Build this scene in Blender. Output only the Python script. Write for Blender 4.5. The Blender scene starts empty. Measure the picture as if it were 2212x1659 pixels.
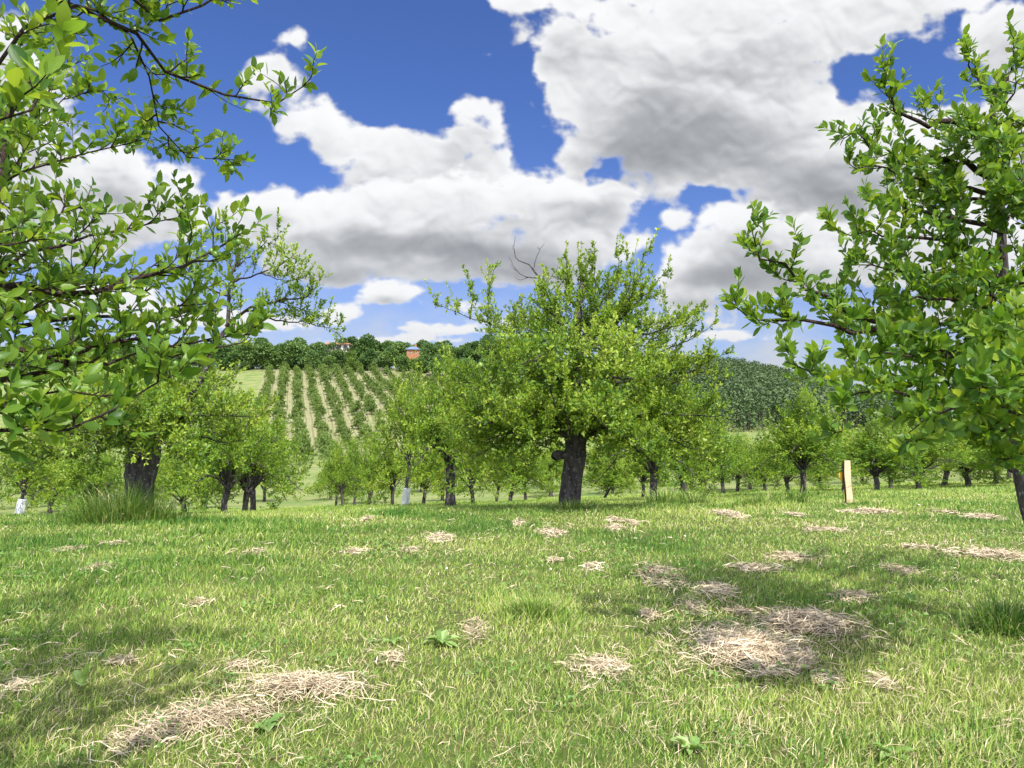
import bpy, math, random
import numpy as np
from mathutils import Vector

sc = bpy.context.scene
C = sc.collection
# ------------------------------------------------------------------ camera
F_ = 1600.0                      # focal length in pixels of a 2212 px wide view
TH = math.atan(67.5 / 1600)      # the camera looks 2.4 degrees up
EYE = 1.5
cam_d = bpy.data.cameras.new('camera'); cam = bpy.data.objects.new('camera', cam_d); C.objects.link(cam)
cam_d.sensor_width = 36; cam_d.lens = 36 * F_ / 2212; cam_d.clip_end = 5000; cam_d.clip_start = 0.05
cam.location = (0, 0, EYE); cam.rotation_euler = (math.pi / 2 + TH, 0, 0)
sc.camera = cam
# ------------------------------------------------------------------ light and exposure
sc.view_settings.view_transform = 'Standard'; sc.view_settings.look = 'None'
sc.view_settings.exposure = 1.5; sc.view_settings.gamma = 1
SUN_EL, SUN_AZ = math.radians(54), math.radians(154)     # azimuth from +Y towards +X
sd = Vector((math.sin(SUN_AZ) * math.cos(SUN_EL), math.cos(SUN_AZ) * math.cos(SUN_EL), math.sin(SUN_EL)))
sun_d = bpy.data.lights.new('sun', 'SUN'); sun = bpy.data.objects.new('sun', sun_d); C.objects.link(sun)
sun_d.energy = 2.8; sun_d.angle = math.radians(1.0); sun_d.color = (1, .95, .85)
sun.rotation_euler = sd.to_track_quat('Z', 'Y').to_euler(); sun.location = (30, -20, 60)

def px2uv(px, py):
    dx = (px - 1106) / F_; dy = (829.5 - py) / F_
    den = math.cos(TH) - dy * math.sin(TH)
    return dx / den, (math.sin(TH) + dy * math.cos(TH)) / den
def P(px, py, Y):                # a point Y metres ahead seen at (px, py)
    u, v = px2uv(px, py); return np.array((u * Y, Y, EYE + v * Y))
# ------------------------------------------------------------------ sky: clouds as a field of directions
def perlin(x,y,seed):
    r=np.random.RandomState(seed); N=256
    g=r.rand(N,N)*2*np.pi; gx,gy=np.cos(g),np.sin(g)
    xi=np.floor(x).astype(int); yi=np.floor(y).astype(int); xf=x-xi; yf=y-yi
    def d(a,b): 
        i=(xi+a)%N; j=(yi+b)%N
        return gx[i,j]*(xf-a)+gy[i,j]*(yf-b)
    u=xf*xf*xf*(xf*(xf*6-15)+10); v=yf*yf*yf*(yf*(yf*6-15)+10)
    return ((d(0,0)*(1-u)+d(1,0)*u)*(1-v)+(d(0,1)*(1-u)+d(1,1)*u)*v)*1.5
def fbm(x,y,o,seed,billow=False):
    t=0; a=1.0; s=0
    for k in range(o):
        n=perlin(x*2**k+17.3*k,y*2**k+9.1*k,seed+k)
        t=t+a*((2.4*np.abs(n)-.62) if billow else n); s+=a; a*=.52
    return t/s
def worley(x,y,seed):
    r=np.random.RandomState(seed); N=128; ox=r.rand(N,N); oy=r.rand(N,N)
    xi=np.floor(x).astype(int); yi=np.floor(y).astype(int); xf=x-xi; yf=y-yi; m=np.full(x.shape,9.)
    for a in (-1,0,1):
        for b in (-1,0,1):
            i=(xi+a)%N; j=(yi+b)%N; dx=a+ox[i,j]-xf; dy=b+oy[i,j]-yf; d=dx*dx+dy*dy
            k=np.clip(.5+.5*(m-d)/.18,0,1); m=m*(1-k)+d*k-.18*k*(1-k)      # smooth minimum: no creases in the middle of a puff
    return 1-np.sqrt(np.clip(m,0,2))
GROUPS=[ # clouds from the farthest back to the nearest in front; px,py,rx,ry,w in the 2212 px wide view, turned into sky directions
[(1110,5,80,45,.95),(1140,75,32,50,.8),(1065,128,50,16,.7),(2170,60,120,65,.95),(2080,90,60,30,.6),(2080,270,190,90,1),(2250,300,200,120,1),(1930,165,50,35,.6),(2450,150,240,150,.9),(300,-250,300,90,.6)],
[(1480,70,290,130,1),(1240,60,60,110,.8),(1330,200,170,110,1),(1620,280,300,170,1),(1330,320,150,80,.9),(1450,380,170,50,.85),(1800,60,250,95,1),(1990,-20,160,50,1),(1880,350,210,130,1),(1760,440,180,60,.95),(1200,-200,500,110,.8),(1900,250,70,60,.8)],
[(665,80,50,38,.8),(630,150,75,52,.95),(565,180,65,36,.9),(680,260,110,80,1),(850,330,175,85,1),(1030,275,85,62,1),(1090,330,80,60,.9),(780,400,110,40,.85),(1000,390,150,50,.8),(540,225,40,26,.6)],
[(250,410,165,90,1),(90,330,110,100,1),(350,480,90,45,.9),(60,200,80,60,.8),(150,500,170,60,1),(20,100,60,60,.7),(-200,500,250,160,.9),(-250,100,220,150,.8)],
[(1590,500,110,60,1),(1680,560,150,60,1),(1490,590,90,48,1),(1500,650,80,34,.9),(1880,560,180,60,1),(2080,500,200,90,1),(1650,610,90,30,.8),(1450,700,120,22,.7),(2120,650,150,50,.9),(1900,690,200,30,.8),(2450,600,260,90,.9)],
[(475,455,55,28,.9),(590,485,125,62,1),(740,520,165,82,1),(900,470,150,80,1),(1060,430,160,72,1),(1200,430,120,66,1),(1280,490,90,50,1),(1000,552,260,50,1),(680,570,130,34,.9),(1160,585,120,36,.95),(1320,420,60,32,.9),(1330,520,50,36,.6)],
[(1460,473,58,24,.95),(850,640,72,30,1),(738,680,56,27,1),(950,712,90,16,.9),(600,702,130,18,.7),(200,640,200,46,.9),(400,690,180,24,.8),(850,738,260,11,.7),(1100,692,110,18,.7),(1560,725,160,14,.8),(1010,660,60,20,.5)]]
HOLES=[(1950,110,85,60,.95),(1840,190,22,75,.7),(1870,130,40,40,.5),(2010,190,100,28,.7),(880,130,230,120,1),(1158,170,26,70,.85),(1150,310,34,50,.8),(1310,375,55,22,.85),(1515,435,46,30,.9),(1440,515,110,30,.8),(800,240,140,25,.5),(1400,555,60,30,.6),(400,320,130,80,1),(600,370,110,60,.9),(480,410,60,20,.8),(720,430,70,14,.6),(660,610,130,22,.7),(1560,655,40,14,.3),(2020,585,110,18,.6),(600,645,120,25,.5)]
DARKS=[(1430,270,130,75,.75),(1390,350,110,50,.65),(1560,300,120,80,.45),(1760,430,150,55,.7),(1850,400,120,60,.5),(1020,552,200,22,.75),(1150,585,120,26,.6),(1290,445,60,28,.55),(1600,590,90,30,.6),(820,540,120,25,.4),(1260,120,80,60,.3),(1540,150,160,40,.25),(300,430,120,30,.3),(850,655,55,12,.5),(1540,600,60,20,.4),(1700,600,120,20,.4),(1640,545,60,30,.35),(1500,660,60,12,.3),(700,600,120,14,.3)]
BRIGHTS=[(1480,190,110,45,.5),(1320,180,110,60,.5),(1200,230,40,70,.5),(1900,290,120,80,.5),(1060,400,160,30,.4),(900,440,120,30,.3),(1450,85,120,40,.3),(700,250,80,50,.3),(1300,500,20,60,.5)]
def clouds(W=1800,H=740,u0=-1.0,u1=1.0,v0=-0.06,v1=0.762):
    U,V=np.meshgrid(np.linspace(u0,u1,W),np.linspace(v0,v1,H))
    wl=np.clip((.26-V)/.2,0,1); wl=wl*wl*(3-2*wl)
    def nz(f,o,seed,bil=False,dx=0,dy=0):
        return fbm(U*2.6*f+dx,V*3.2*f+dy,o,seed,bil)*(1-wl)+fbm(U*4.2*f+dx,V*8*f+dy,o,seed+500,bil)*wl
    wx=nz(1.6,4,11); wy=nz(1.6,4,31); wx2=nz(6,3,71); wy2=nz(6,3,91)
    es=1-.5*wl
    Uw=U+(.042*wx+.016*wx2)*es; Vw=V+(.034*wy+.013*wy2)*es*es
    def field(L,U=Uw,V=Vw):
        p=np.ones_like(U)
        for (x,y,rx,ry,w) in L:
            a,b=px2uv(x,y); 
            q=((U-a)/(rx*1.02/F_))**2+((V-b)/(ry*1.02/F_))**2
            p*=1-w*np.exp(-q)
        return 1-p
    def wz(f,seed):
        px_,py_=Uw+.012*wx2,Vw+.012*wy2
        return worley(px_*2.6*f,py_*3.4*f,seed)*(1-wl)+worley(px_*3.6*f,py_*7*f,seed+9)*wl
    w1,w2,w3,w4=wz(2.6,5),wz(5.6,6),wz(12,7),wz(25,8)
    puff=.46*w1+.30*w2+.20*w3+.10*w4-.52
    n2=nz(2.2,7,55); n9=nz(9,5,615)
    wsp=nz(5,6,915)+.7*nz(16,4,935)
    hole=field(HOLES); dk=field(DARKS); br=field(BRIGHTS)
    def sh(X,du,dv_): # value of X a little further towards the light (up and right)
        return np.roll(np.roll(X,-int(round(dv_*H/(v1-v0))),0),-int(round(du*W/(u1-u0))),1)
    rel=np.zeros_like(U)
    for X,st,g in ((w1,.030,.9),(w2,.016,.8),(w3,.008,.6),(n2,.012,.5),(n9,.004,.3)):
        rel-=g*np.clip(X-sh(X,st*.3,st),-.35,.35)
    flat=1-.6*np.exp(-(np.maximum(V,0)/.13)**2); rel*=flat
    Lt=np.full(U.shape,.86); a=np.zeros_like(U)
    for gi,gr in enumerate(GROUPS):
        s_=53*gi; pf=np.roll(puff,s_,1); nn=np.roll(n2,s_,1); n9g=np.roll(n9,s_,1); rl=np.roll(rel,s_,1)
        Fg=field(gr); ga=np.clip((Fg-.03)/.3,0,1); D=Fg-.75*hole*(gi<3)+(.80*pf+.40*nn+.36*n9g+.02)*ga
        ag=np.clip((D+.16*wsp-.40)/.32,0,1); ag=ag*ag*(3-2*ag)
        Dc=np.clip(D-.46,0,.6); A=np.zeros_like(D)
        for i in range(1,19): A+=sh(Dc,i*.0015,i*.0062*(1-.45*wl.mean()))*(.93**i)
        lit=np.exp(-(.17 if gi==1 else .26)*A)
        L=.585+.43*lit+.20*rl-.40*dk*(1-.6*br)+.16*br+.12*pf+.06*nn
        edge=np.clip(1-(D-.5)/.22,0,1)*lit
        L=.90+(L-.80)*.93+.07*edge
        L=.82+.18*np.tanh((L-.82)/np.where(L>.82,.18,.30))*np.where(L>.82,1,1.5)
        Lt=Lt*(1-ag)+L*ag; a=a*(1-ag)+ag
    L=Lt
    hz=1.6*np.exp(-(np.maximum(V,0)/.12)**2)
    L=L*(1-.35*hz)+.80*.35*hz
    thin=1-np.clip((a-.2)/.8,0,1)
    col=np.stack([L**1.06,L**1.02,L**.98*1.0],-1)
    a=np.where(V<-.02,0,a)*.97
    a=np.maximum(a,np.clip(.68+.8*nz(3,5,333),.2,.95)*np.exp(-(np.maximum(V,0)/.17)**2))
    return col,a
def make_world():
    w = bpy.data.worlds.new('World'); sc.world = w; w.use_nodes = True
    nt = w.node_tree; N = nt.nodes; Lk = nt.links; N.clear()
    def nd(t, **k):
        n = N.new(t)
        for a, b in k.items(): setattr(n, a, b)
        return n
    def mth(op, a, b=None, cl=False):
        n = nd('ShaderNodeMath', operation=op); n.use_clamp = cl
        for i, x in enumerate((a, b)):
            if x is None: continue
            if isinstance(x, (int, float)): n.inputs[i].default_value = x
            else: Lk.new(x, n.inputs[i])
        return n.outputs[0]
    sky = nd('ShaderNodeTexSky', sky_type='NISHITA'); sky.sun_disc = False
    sky.sun_elevation = SUN_EL; sky.sun_rotation = SUN_AZ; sky.air_density = 1.0; sky.dust_density = .6; sky.ozone_density = 2.2
    tint = nd('ShaderNodeMix', data_type='RGBA', blend_type='MULTIPLY'); tint.inputs[0].default_value = 1
    Lk.new(sky.outputs[0], tint.inputs[6]); tint.inputs[7].default_value = SKY_TINT
    b1 = nd('ShaderNodeBackground'); b1.inputs[1].default_value = .12; Lk.new(tint.outputs[2], b1.inputs[0])
    tc = nd('ShaderNodeTexCoord'); sp = nd('ShaderNodeSeparateXYZ'); Lk.new(tc.outputs['Generated'], sp.inputs[0])
    x, y, z = sp.outputs
    yy = mth('MAXIMUM', y, .02); u = mth('DIVIDE', x, yy); v = mth('DIVIDE', z, yy)
    H, W, u0, u1, v0, v1 = 740, 1800, -1.0, 1.0, -.06, .762
    col, a = clouds(W, H, u0, u1, v0, v1)
    im = bpy.data.images.new('cloud_field', W, H, alpha=True, float_buffer=True)
    im.colorspace_settings.name = 'Non-Color'; im.alpha_mode = 'CHANNEL_PACKED'
    buf = np.ones((H, W, 4), np.float32); buf[..., :3] = np.clip(col, 0, 1.1) ** 2.2; buf[..., 3] = a
    im.pixels.foreach_set(buf.ravel()); im.update()
    uvn = nd('ShaderNodeCombineXYZ')
    Lk.new(mth('DIVIDE', mth('SUBTRACT', u, u0), u1 - u0), uvn.inputs[0]); Lk.new(mth('DIVIDE', mth('SUBTRACT', v, v0), v1 - v0), uvn.inputs[1])
    it = nd('ShaderNodeTexImage', image=im, extension='EXTEND', interpolation='Cubic'); Lk.new(uvn.outputs[0], it.inputs[0])
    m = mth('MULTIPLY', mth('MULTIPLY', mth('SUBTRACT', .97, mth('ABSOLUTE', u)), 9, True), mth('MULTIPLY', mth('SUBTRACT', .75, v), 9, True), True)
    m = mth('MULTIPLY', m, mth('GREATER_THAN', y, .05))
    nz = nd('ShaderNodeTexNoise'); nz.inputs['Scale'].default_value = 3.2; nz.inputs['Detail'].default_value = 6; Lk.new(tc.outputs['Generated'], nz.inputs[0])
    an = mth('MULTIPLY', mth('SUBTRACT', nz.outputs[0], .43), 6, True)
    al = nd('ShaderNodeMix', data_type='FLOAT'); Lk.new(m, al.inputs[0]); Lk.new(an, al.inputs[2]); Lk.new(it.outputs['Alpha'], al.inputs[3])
    cm = nd('ShaderNodeMix', data_type='RGBA'); Lk.new(m, cm.inputs[0]); cm.inputs[6].default_value = (2.9, 2.95, 3.1, 1); Lk.new(it.outputs[0], cm.inputs[7])  # clouds outside the view, made far brighter as added fill light
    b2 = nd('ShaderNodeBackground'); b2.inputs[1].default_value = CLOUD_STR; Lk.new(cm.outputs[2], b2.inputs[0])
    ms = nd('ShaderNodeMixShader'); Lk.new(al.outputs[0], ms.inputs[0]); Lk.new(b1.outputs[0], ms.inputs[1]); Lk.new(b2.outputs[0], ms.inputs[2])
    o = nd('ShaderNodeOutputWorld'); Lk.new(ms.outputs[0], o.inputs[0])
    try: w.cycles.sampling_method = 'MANUAL'; w.cycles.sample_map_resolution = 512
    except Exception: pass
SKY_TINT = (.205, .265, .44, 1); CLOUD_STR = .365
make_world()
# ------------------------------------------------------------------ helpers
def tag(o, label, cat, group=None):
    o['label'] = label; o['category'] = cat
    if group: o['group'] = group
    return o
def empty(name, loc):
    o = bpy.data.objects.new(name, None); C.objects.link(o); o.location = loc; o.empty_display_size = .2; return o
class MB:
    """collects shapes for ONE mesh"""
    def __init__(s): s.v = []; s.f = {3: [], 4: []}; s.r = []; s.a = []; s.n = 0
    def add(s, V, faces, rnd=None, acr=None):
        V = np.asarray(V, np.float64).reshape(-1, 3); n = len(V)
        for f in faces:
            f = np.asarray(f, np.int64)
            if f.size: s.f[f.shape[1]].append(f + s.n)
        s.v.append(V); s.n += n
        s.r.append(np.full(n, .5) if rnd is None else np.broadcast_to(rnd, (n,)))
        s.a.append(np.zeros(n) if acr is None else np.broadcast_to(acr, (n,)))
    def mesh(s, name, mat, org=(0, 0, 0), smooth=False):
        V = np.concatenate(s.v) - np.asarray(org)
        q = np.concatenate(s.f[4]) if s.f[4] else np.zeros((0, 4), int); t = np.concatenate(s.f[3]) if s.f[3] else np.zeros((0, 3), int)
        m = bpy.data.meshes.new(name); m.vertices.add(len(V)); m.vertices.foreach_set('co', V.astype(np.float32).ravel())
        lp = np.concatenate([q.ravel(), t.ravel()]); m.loops.add(len(lp)); m.loops.foreach_set('vertex_index', lp.astype(np.int32))
        tot = np.concatenate([np.full(len(q), 4), np.full(len(t), 3)]); st = np.concatenate([[0], np.cumsum(tot)[:-1]])
        m.polygons.add(len(tot)); m.polygons.foreach_set('loop_start', st.astype(np.int32)); m.polygons.foreach_set('loop_total', tot.astype(np.int32))
        m.polygons.foreach_set('use_smooth', np.full(len(tot), smooth))
        for nm, arr in (('rnd', s.r), ('acr', s.a)):
            at = m.attributes.new(nm, 'FLOAT', 'POINT'); at.data.foreach_set('value', np.concatenate(arr).astype(np.float32))
        m.materials.append(mat); m.update(calc_edges=True); m.validate(); return m
    def build(s, name, mat, parent=None, org=(0, 0, 0), smooth=False):
        return put(name, s.mesh(name, mat, org, smooth), parent, (0, 0, 0) if parent else org)
def put(name, mesh, parent=None, loc=(0, 0, 0)):
    o = bpy.data.objects.new(name, mesh); C.objects.link(o); o.location = loc
    if parent: o.parent = parent
    return o
def nrm(v): return v / np.maximum(np.linalg.norm(v, axis=-1, keepdims=True), 1e-9)
def smooth_path(pts, K):
    p = np.asarray(pts, float); n = len(p)
    if n == 2: return p[0] + (p[1] - p[0]) * np.linspace(0, 1, K)[:, None]
    e = np.vstack([2 * p[0] - p[1], p, 2 * p[-1] - p[-2]])
    d = np.concatenate([[0], np.cumsum(np.linalg.norm(np.diff(p, axis=0), axis=1))]); s = np.linspace(0, d[-1], K)
    i = np.clip(np.searchsorted(d, s, 'right') - 1, 0, n - 2); t = ((s - d[i]) / np.maximum(d[i + 1] - d[i], 1e-9))[:, None]
    a, b, c, f = e[i], e[i + 1], e[i + 2], e[i + 3]
    return .5 * (2 * b + (c - a) * t + (2 * a - 5 * b + 4 * c - f) * t * t + (3 * b - a - 3 * c + f) * t ** 3)
def tube(mb, B, R, sides, rnd=.5, bump=None):
    """B (N,K,3) centre lines, R (N,K) radii"""
    B = np.asarray(B, float); B = B[None] if B.ndim == 2 else B; N, K, _ = B.shape; R = np.broadcast_to(R, (N, K))
    T = nrm(np.gradient(B, axis=1)); ref = np.where(np.abs(T[..., 2:3]) < .93, np.array([0, 0, 1.]), np.array([1., 0, 0]))
    if K > 1: ref = np.repeat(ref[:, :1], K, 1)
    a = nrm(np.cross(T, ref)); b = np.cross(T, a)
    th = np.linspace(0, 2 * np.pi, sides, endpoint=False)
    ring = a[:, :, None] * np.cos(th)[None, None, :, None] + b[:, :, None] * np.sin(th)[None, None, :, None]
    RR = R[:, :, None] * (np.ones(sides) if bump is None else bump)
    V = B[:, :, None] + ring * RR[..., None]
    i = np.arange(N)[:, None, None] * K * sides + np.arange(K - 1)[None, :, None] * sides + np.arange(sides)[None, None, :]
    j = np.arange(N)[:, None, None] * K * sides + np.arange(K - 1)[None, :, None] * sides + (np.arange(sides)[None, None, :] + 1) % sides
    mb.add(V, [np.stack([i, j, j + sides, i + sides], -1).reshape(-1, 4)], rnd)
def at_path(B, t):
    """points and tangents of paths B (M,K,3) at t (M,)"""
    K = B.shape[1]; f = np.clip(t, 0, .9999) * (K - 1); i = f.astype(int); w = (f - i)[:, None]; m = np.arange(len(B))
    return B[m, i] * (1 - w) + B[m, i + 1] * w, nrm(B[m, i + 1] - B[m, i])
def spawn(rng, B, n, t0, t1, l0, l1, ang, up=.2, curl=.3, K=5, wob=.12, taper=.5, out=None):
    """n side shoots on each path of B; returns (N*n, K, 3)"""
    N = len(B); idx = np.repeat(np.arange(N), n); k = np.tile(np.arange(n), N)
    t = t0 + (t1 - t0) * (k + rng.rand(N * n)) / n
    p, T = at_path(B[idx], t)
    ph = k * 2.4 + np.repeat(rng.rand(N) * 6.28, n) + rng.randn(N * n) * .5
    a = nrm(np.cross(T, np.array([.13, .21, 1.]))); b = np.cross(T, a)
    an = np.radians(ang) * (1 + .3 * rng.randn(N * n))
    d = T * np.cos(an)[:, None] + (a * np.cos(ph)[:, None] + b * np.sin(ph)[:, None]) * np.sin(an)[:, None]
    d = nrm(d + np.array([0, 0, up]))
    if out is not None: d = nrm(d + out * .35)
    L = (l0 + (l1 - l0) * rng.rand(N * n)) * (1 - taper * np.clip((t - t0) / (t1 - t0), 0, 1))
    return grow(rng, p, d, L, K, curl, wob)
def grow(rng, p, d, L, K=5, curl=.3, wob=.12):
    pts = [p]; 
    for k in range(K - 1):
        d = nrm(d + np.array([0, 0, curl / (K - 1)]) + rng.randn(*d.shape) * wob)
        p = p + d * (L / (K - 1))[:, None]; pts.append(p)
    return np.stack(pts, 1)
HI_T = np.array([0, .18, .45, .75, 1.]); HI_W = np.array([.05, .62, 1., .78, .04])
def leaves(mb, rng, B, n, size, t0=.1, q='mid', spread=50, asp=.27, up=.25, jit=.5, tip=2, rbase=None, ctr=None):
    """n leaves set round each path of B, a few more at its tip"""
    if len(B) == 0: return
    N = len(B); m = n + tip; idx = np.repeat(np.arange(N), m)
    k = np.tile(np.arange(m), N); t = np.where(k < n, t0 + (1 - t0) * (k + .5 * rng.rand(N * m)) / n, .97)
    p, T = at_path(B[idx], t); M = len(p)
    ph = k * 2.4 + np.repeat(rng.rand(N) * 6.28, m) + rng.randn(M) * .4
    a = nrm(np.cross(T, np.array([.13, .21, 1.]))); b = np.cross(T, a)
    sp = np.radians(np.where(k < n, spread, spread * .55) * (1 + .25 * rng.randn(M)))
    rad = a * np.cos(ph)[:, None] + b * np.sin(ph)[:, None]
    d = nrm(T * np.cos(sp)[:, None] + rad * np.sin(sp)[:, None] + np.array([0, 0, up]) + rng.randn(M, 3) * .15)
    leafset(mb, rng, p, d, size * (.48 + .72 * rng.rand(M)), q, asp, jit, np.repeat(rng.rand(N), m) if rbase is None else rbase, ctr)
def leafset(mb, rng, p, d, L, q='mid', asp=.27, jit=.35, rb=.5, ctr=None):
    M = len(p)
    nn = np.array([0, 0, 1.]) + rng.randn(M, 3) * jit
    if ctr is not None: nn = nn * np.array([1, 1, .8]) + .75 * nrm(p - ctr)
    s = nrm(np.cross(d, nn)); nn = nrm(np.cross(s, d))
    w = L * asp * (.85 + .3 * rng.rand(M)); r = np.clip(.45 * rb + .55 * rng.rand(M), 0, 1)
    fold = (.15 + .35 * rng.rand(M)) * w; cur = (.08 + .26 * rng.randn(M)) * L
    c3 = lambda x: x[:, None]
    if q == 'hi':
        rows = []
        for tt, ww in zip(HI_T, HI_W):
            mid = p + d * c3(L * (tt + .12)) - nn * c3(cur * tt * tt)
            if tt == 0: mid = p + d * c3(L * .10)
            for sg in (-1, 0, 1): rows.append(mid + s * c3(sg * ww * w) + nn * c3(abs(sg) * ww * fold))
        stem = p; V = np.stack(rows, 1)                                  # M,15,3
        f = np.array([[3 * i + j, 3 * i + j + 1, 3 * i + j + 4, 3 * i + j + 3] for i in range(4) for j in range(2)])
        F4 = (np.arange(M)[:, None, None] * 15 + f).reshape(-1, 4)
        mb.add(V, [F4], np.repeat(r, 15), np.tile(np.tile([1, 0, 1], 5), M))
        sv = np.stack([p - s * c3(.0012 + 0 * L), p + s * c3(.0012 + 0 * L), p + d * c3(L * .12) + s * c3(.0009 + 0 * L), p + d * c3(L * .12) - s * c3(.0009 + 0 * L)], 1)
        mb.add(sv, [(np.arange(M)[:, None] * 4 + np.arange(4))], np.repeat(r, 4))
    elif q == 'mid':
        V = np.stack([p, p + d * c3(.55 * L) - s * c3(w) + nn * c3(fold), p + d * c3(.5 * L) - nn * c3(.25 * cur), p + d * c3(.55 * L) + s * c3(w) + nn * c3(fold), p + d * c3(L) - nn * c3(cur)], 1)
        f = np.array([[0, 2, 1], [2, 4, 1], [0, 3, 2], [2, 3, 4]])
        mb.add(V, [(np.arange(M)[:, None, None] * 5 + f).reshape(-1, 3)], np.repeat(r, 5), np.tile([0, 1, 0, 1, 0], M))
    else:
        V = np.stack([p, p + d * c3(.5 * L) - s * c3(w), p + d * c3(L) - nn * c3(cur), p + d * c3(.5 * L) + s * c3(w)], 1)
        mb.add(V, [(np.arange(M)[:, None] * 4 + np.arange(4))], np.repeat(r, 4))
# ------------------------------------------------------------------ materials
def newmat(name):
    m = bpy.data.materials.new(name); m.use_nodes = True; nt = m.node_tree; nt.nodes.clear()
    o = nt.nodes.new('ShaderNodeOutputMaterial'); return m, nt, o
def node(nt, t, ins=None, **k):
    n = nt.nodes.new(t)
    for a, b in k.items(): setattr(n, a, b)
    for a, b in (ins or {}).items():
        if hasattr(b, 'is_linked') or hasattr(b, 'links'): nt.links.new(b, n.inputs[a])
        else: n.inputs[a].default_value = b
    return n
def ramp(nt, fac, stops, interp='LINEAR'):
    n = nt.nodes.new('ShaderNodeValToRGB'); cr = n.color_ramp; cr.interpolation = interp
    while len(cr.elements) < len(stops): cr.elements.new(.5)
    for e, (p, c) in zip(cr.elements, stops): e.position = p; e.color = (*c, 1)
    nt.links.new(fac, n.inputs[0]); return n.outputs[0]
def mixc(nt, fac, a, b, bt='MIX'):
    n = node(nt, 'ShaderNodeMix', data_type='RGBA', blend_type=bt)
    for i, x in ((0, fac), (6, a), (7, b)):
        if isinstance(x, (int, float)): n.inputs[i].default_value = x
        elif isinstance(x, tuple): n.inputs[i].default_value = (*x, 1)
        else: nt.links.new(x, n.inputs[i])
    return n.outputs[2]
def leaf_mat(name, stops, trans=.38, rough=.42, spec=.35, vein=0, tcol=1.5, noise_scale=None):
    m, nt, o = newmat(name)
    at = node(nt, 'ShaderNodeAttribute', attribute_name='rnd'); fac = at.outputs['Fac']
    if noise_scale:
        ge = node(nt, 'ShaderNodeNewGeometry'); nz = node(nt, 'ShaderNodeTexNoise', {'Vector': ge.outputs['Position'], 'Scale': noise_scale, 'Detail': 3.0})
        oi = node(nt, 'ShaderNodeObjectInfo')
        a1 = node(nt, 'ShaderNodeMath', {0: nz.outputs[0], 1: .9}, operation='MULTIPLY_ADD'); a1.inputs[2].default_value = -.45
        a2 = node(nt, 'ShaderNodeMath', {0: fac, 1: a1.outputs[0]}, operation='ADD')
        a3 = node(nt, 'ShaderNodeMath', {0: oi.outputs['Random'], 1: .35}, operation='MULTIPLY_ADD'); a3.inputs[2].default_value = -.175
        fac = node(nt, 'ShaderNodeMath', {0: a2.outputs[0], 1: a3.outputs[0]}, operation='ADD', use_clamp=True).outputs[0]
    col = ramp(nt, fac, stops)
    if vein:
        ac = node(nt, 'ShaderNodeAttribute', attribute_name='acr')
        vf = node(nt, 'ShaderNodeMapRange', {0: ac.outputs['Fac'], 1: 0.0, 2: .14, 3: vein, 4: 0.0})
        col = mixc(nt, vf.outputs[0], col, (.20, .26, .07))
    if vein or noise_scale:              # plum leaves are paler underneath
        g2 = node(nt, 'ShaderNodeNewGeometry'); col = mixc(nt, node(nt, 'ShaderNodeMath', {0: g2.outputs['Backfacing'], 1: .30}, operation='MULTIPLY').outputs[0], col, (.15, .23, .06))
    bs = node(nt, 'ShaderNodeBsdfPrincipled', {'Base Color': col, 'Roughness': rough, 'Specular IOR Level': spec})
    tr = node(nt, 'ShaderNodeBsdfTranslucent', {'Color': mixc(nt, 1.0, col, (tcol, tcol * .92, tcol * .45), 'MULTIPLY')})
    mx = node(nt, 'ShaderNodeMixShader', {0: trans, 1: bs.outputs[0], 2: tr.outputs[0]})
    nt.links.new(mx.outputs[0], o.inputs[0]); return m
def bark_mat(name, c0, c1, scale=14, lichen=None):
    m, nt, o = newmat(name); ge = node(nt, 'ShaderNodeNewGeometry')
    mp = node(nt, 'ShaderNodeMapping', {'Vector': ge.outputs['Position'], 'Scale': (1, 1, .28)})
    n1 = node(nt, 'ShaderNodeTexNoise', {'Vector': mp.outputs[0], 'Scale': float(scale), 'Detail': 8.0, 'Roughness': .65})
    vo = node(nt, 'ShaderNodeTexVoronoi', {'Vector': mp.outputs[0], 'Scale': scale * 1.8}, feature='DISTANCE_TO_EDGE')
    hgt = node(nt, 'ShaderNodeMath', {0: n1.outputs[0], 1: vo.outputs[0]}, operation='ADD')
    col = ramp(nt, n1.outputs[0], [(.3, c0), (.7, c1)])
    if lichen:
        n2 = node(nt, 'ShaderNodeTexNoise', {'Vector': ge.outputs['Position'], 'Scale': 22.0, 'Detail': 4.0})
        col = mixc(nt, node(nt, 'ShaderNodeMapRange', {0: n2.outputs[0], 1: .60, 2: .68, 3: 0.0, 4: .7}).outputs[0], col, lichen)
    bp = node(nt, 'ShaderNodeBump', {'Height': hgt.outputs[0], 'Strength': .9, 'Distance': .03})
    bs = node(nt, 'ShaderNodeBsdfPrincipled', {'Base Color': col, 'Roughness': .9, 'Specular IOR Level': .15, 'Normal': bp.outputs[0]})
    nt.links.new(bs.outputs[0], o.inputs[0]); return m
def flat_mat(name, c, rough=.7, var=.12, scale=20.0, spec=.3):
    m, nt, o = newmat(name); ge = node(nt, 'ShaderNodeNewGeometry'); nz = node(nt, 'ShaderNodeTexNoise', {'Vector': ge.outputs['Position'], 'Scale': scale, 'Detail': 5.0})
    col = ramp(nt, nz.outputs[0], [(.25, tuple(x * (1 - var) for x in c)), (.75, tuple(min(1, x * (1 + var)) for x in c))])
    bs = node(nt, 'ShaderNodeBsdfPrincipled', {'Base Color': col, 'Roughness': rough, 'Specular IOR Level': spec}); nt.links.new(bs.outputs[0], o.inputs[0]); return m
M = {}
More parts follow.
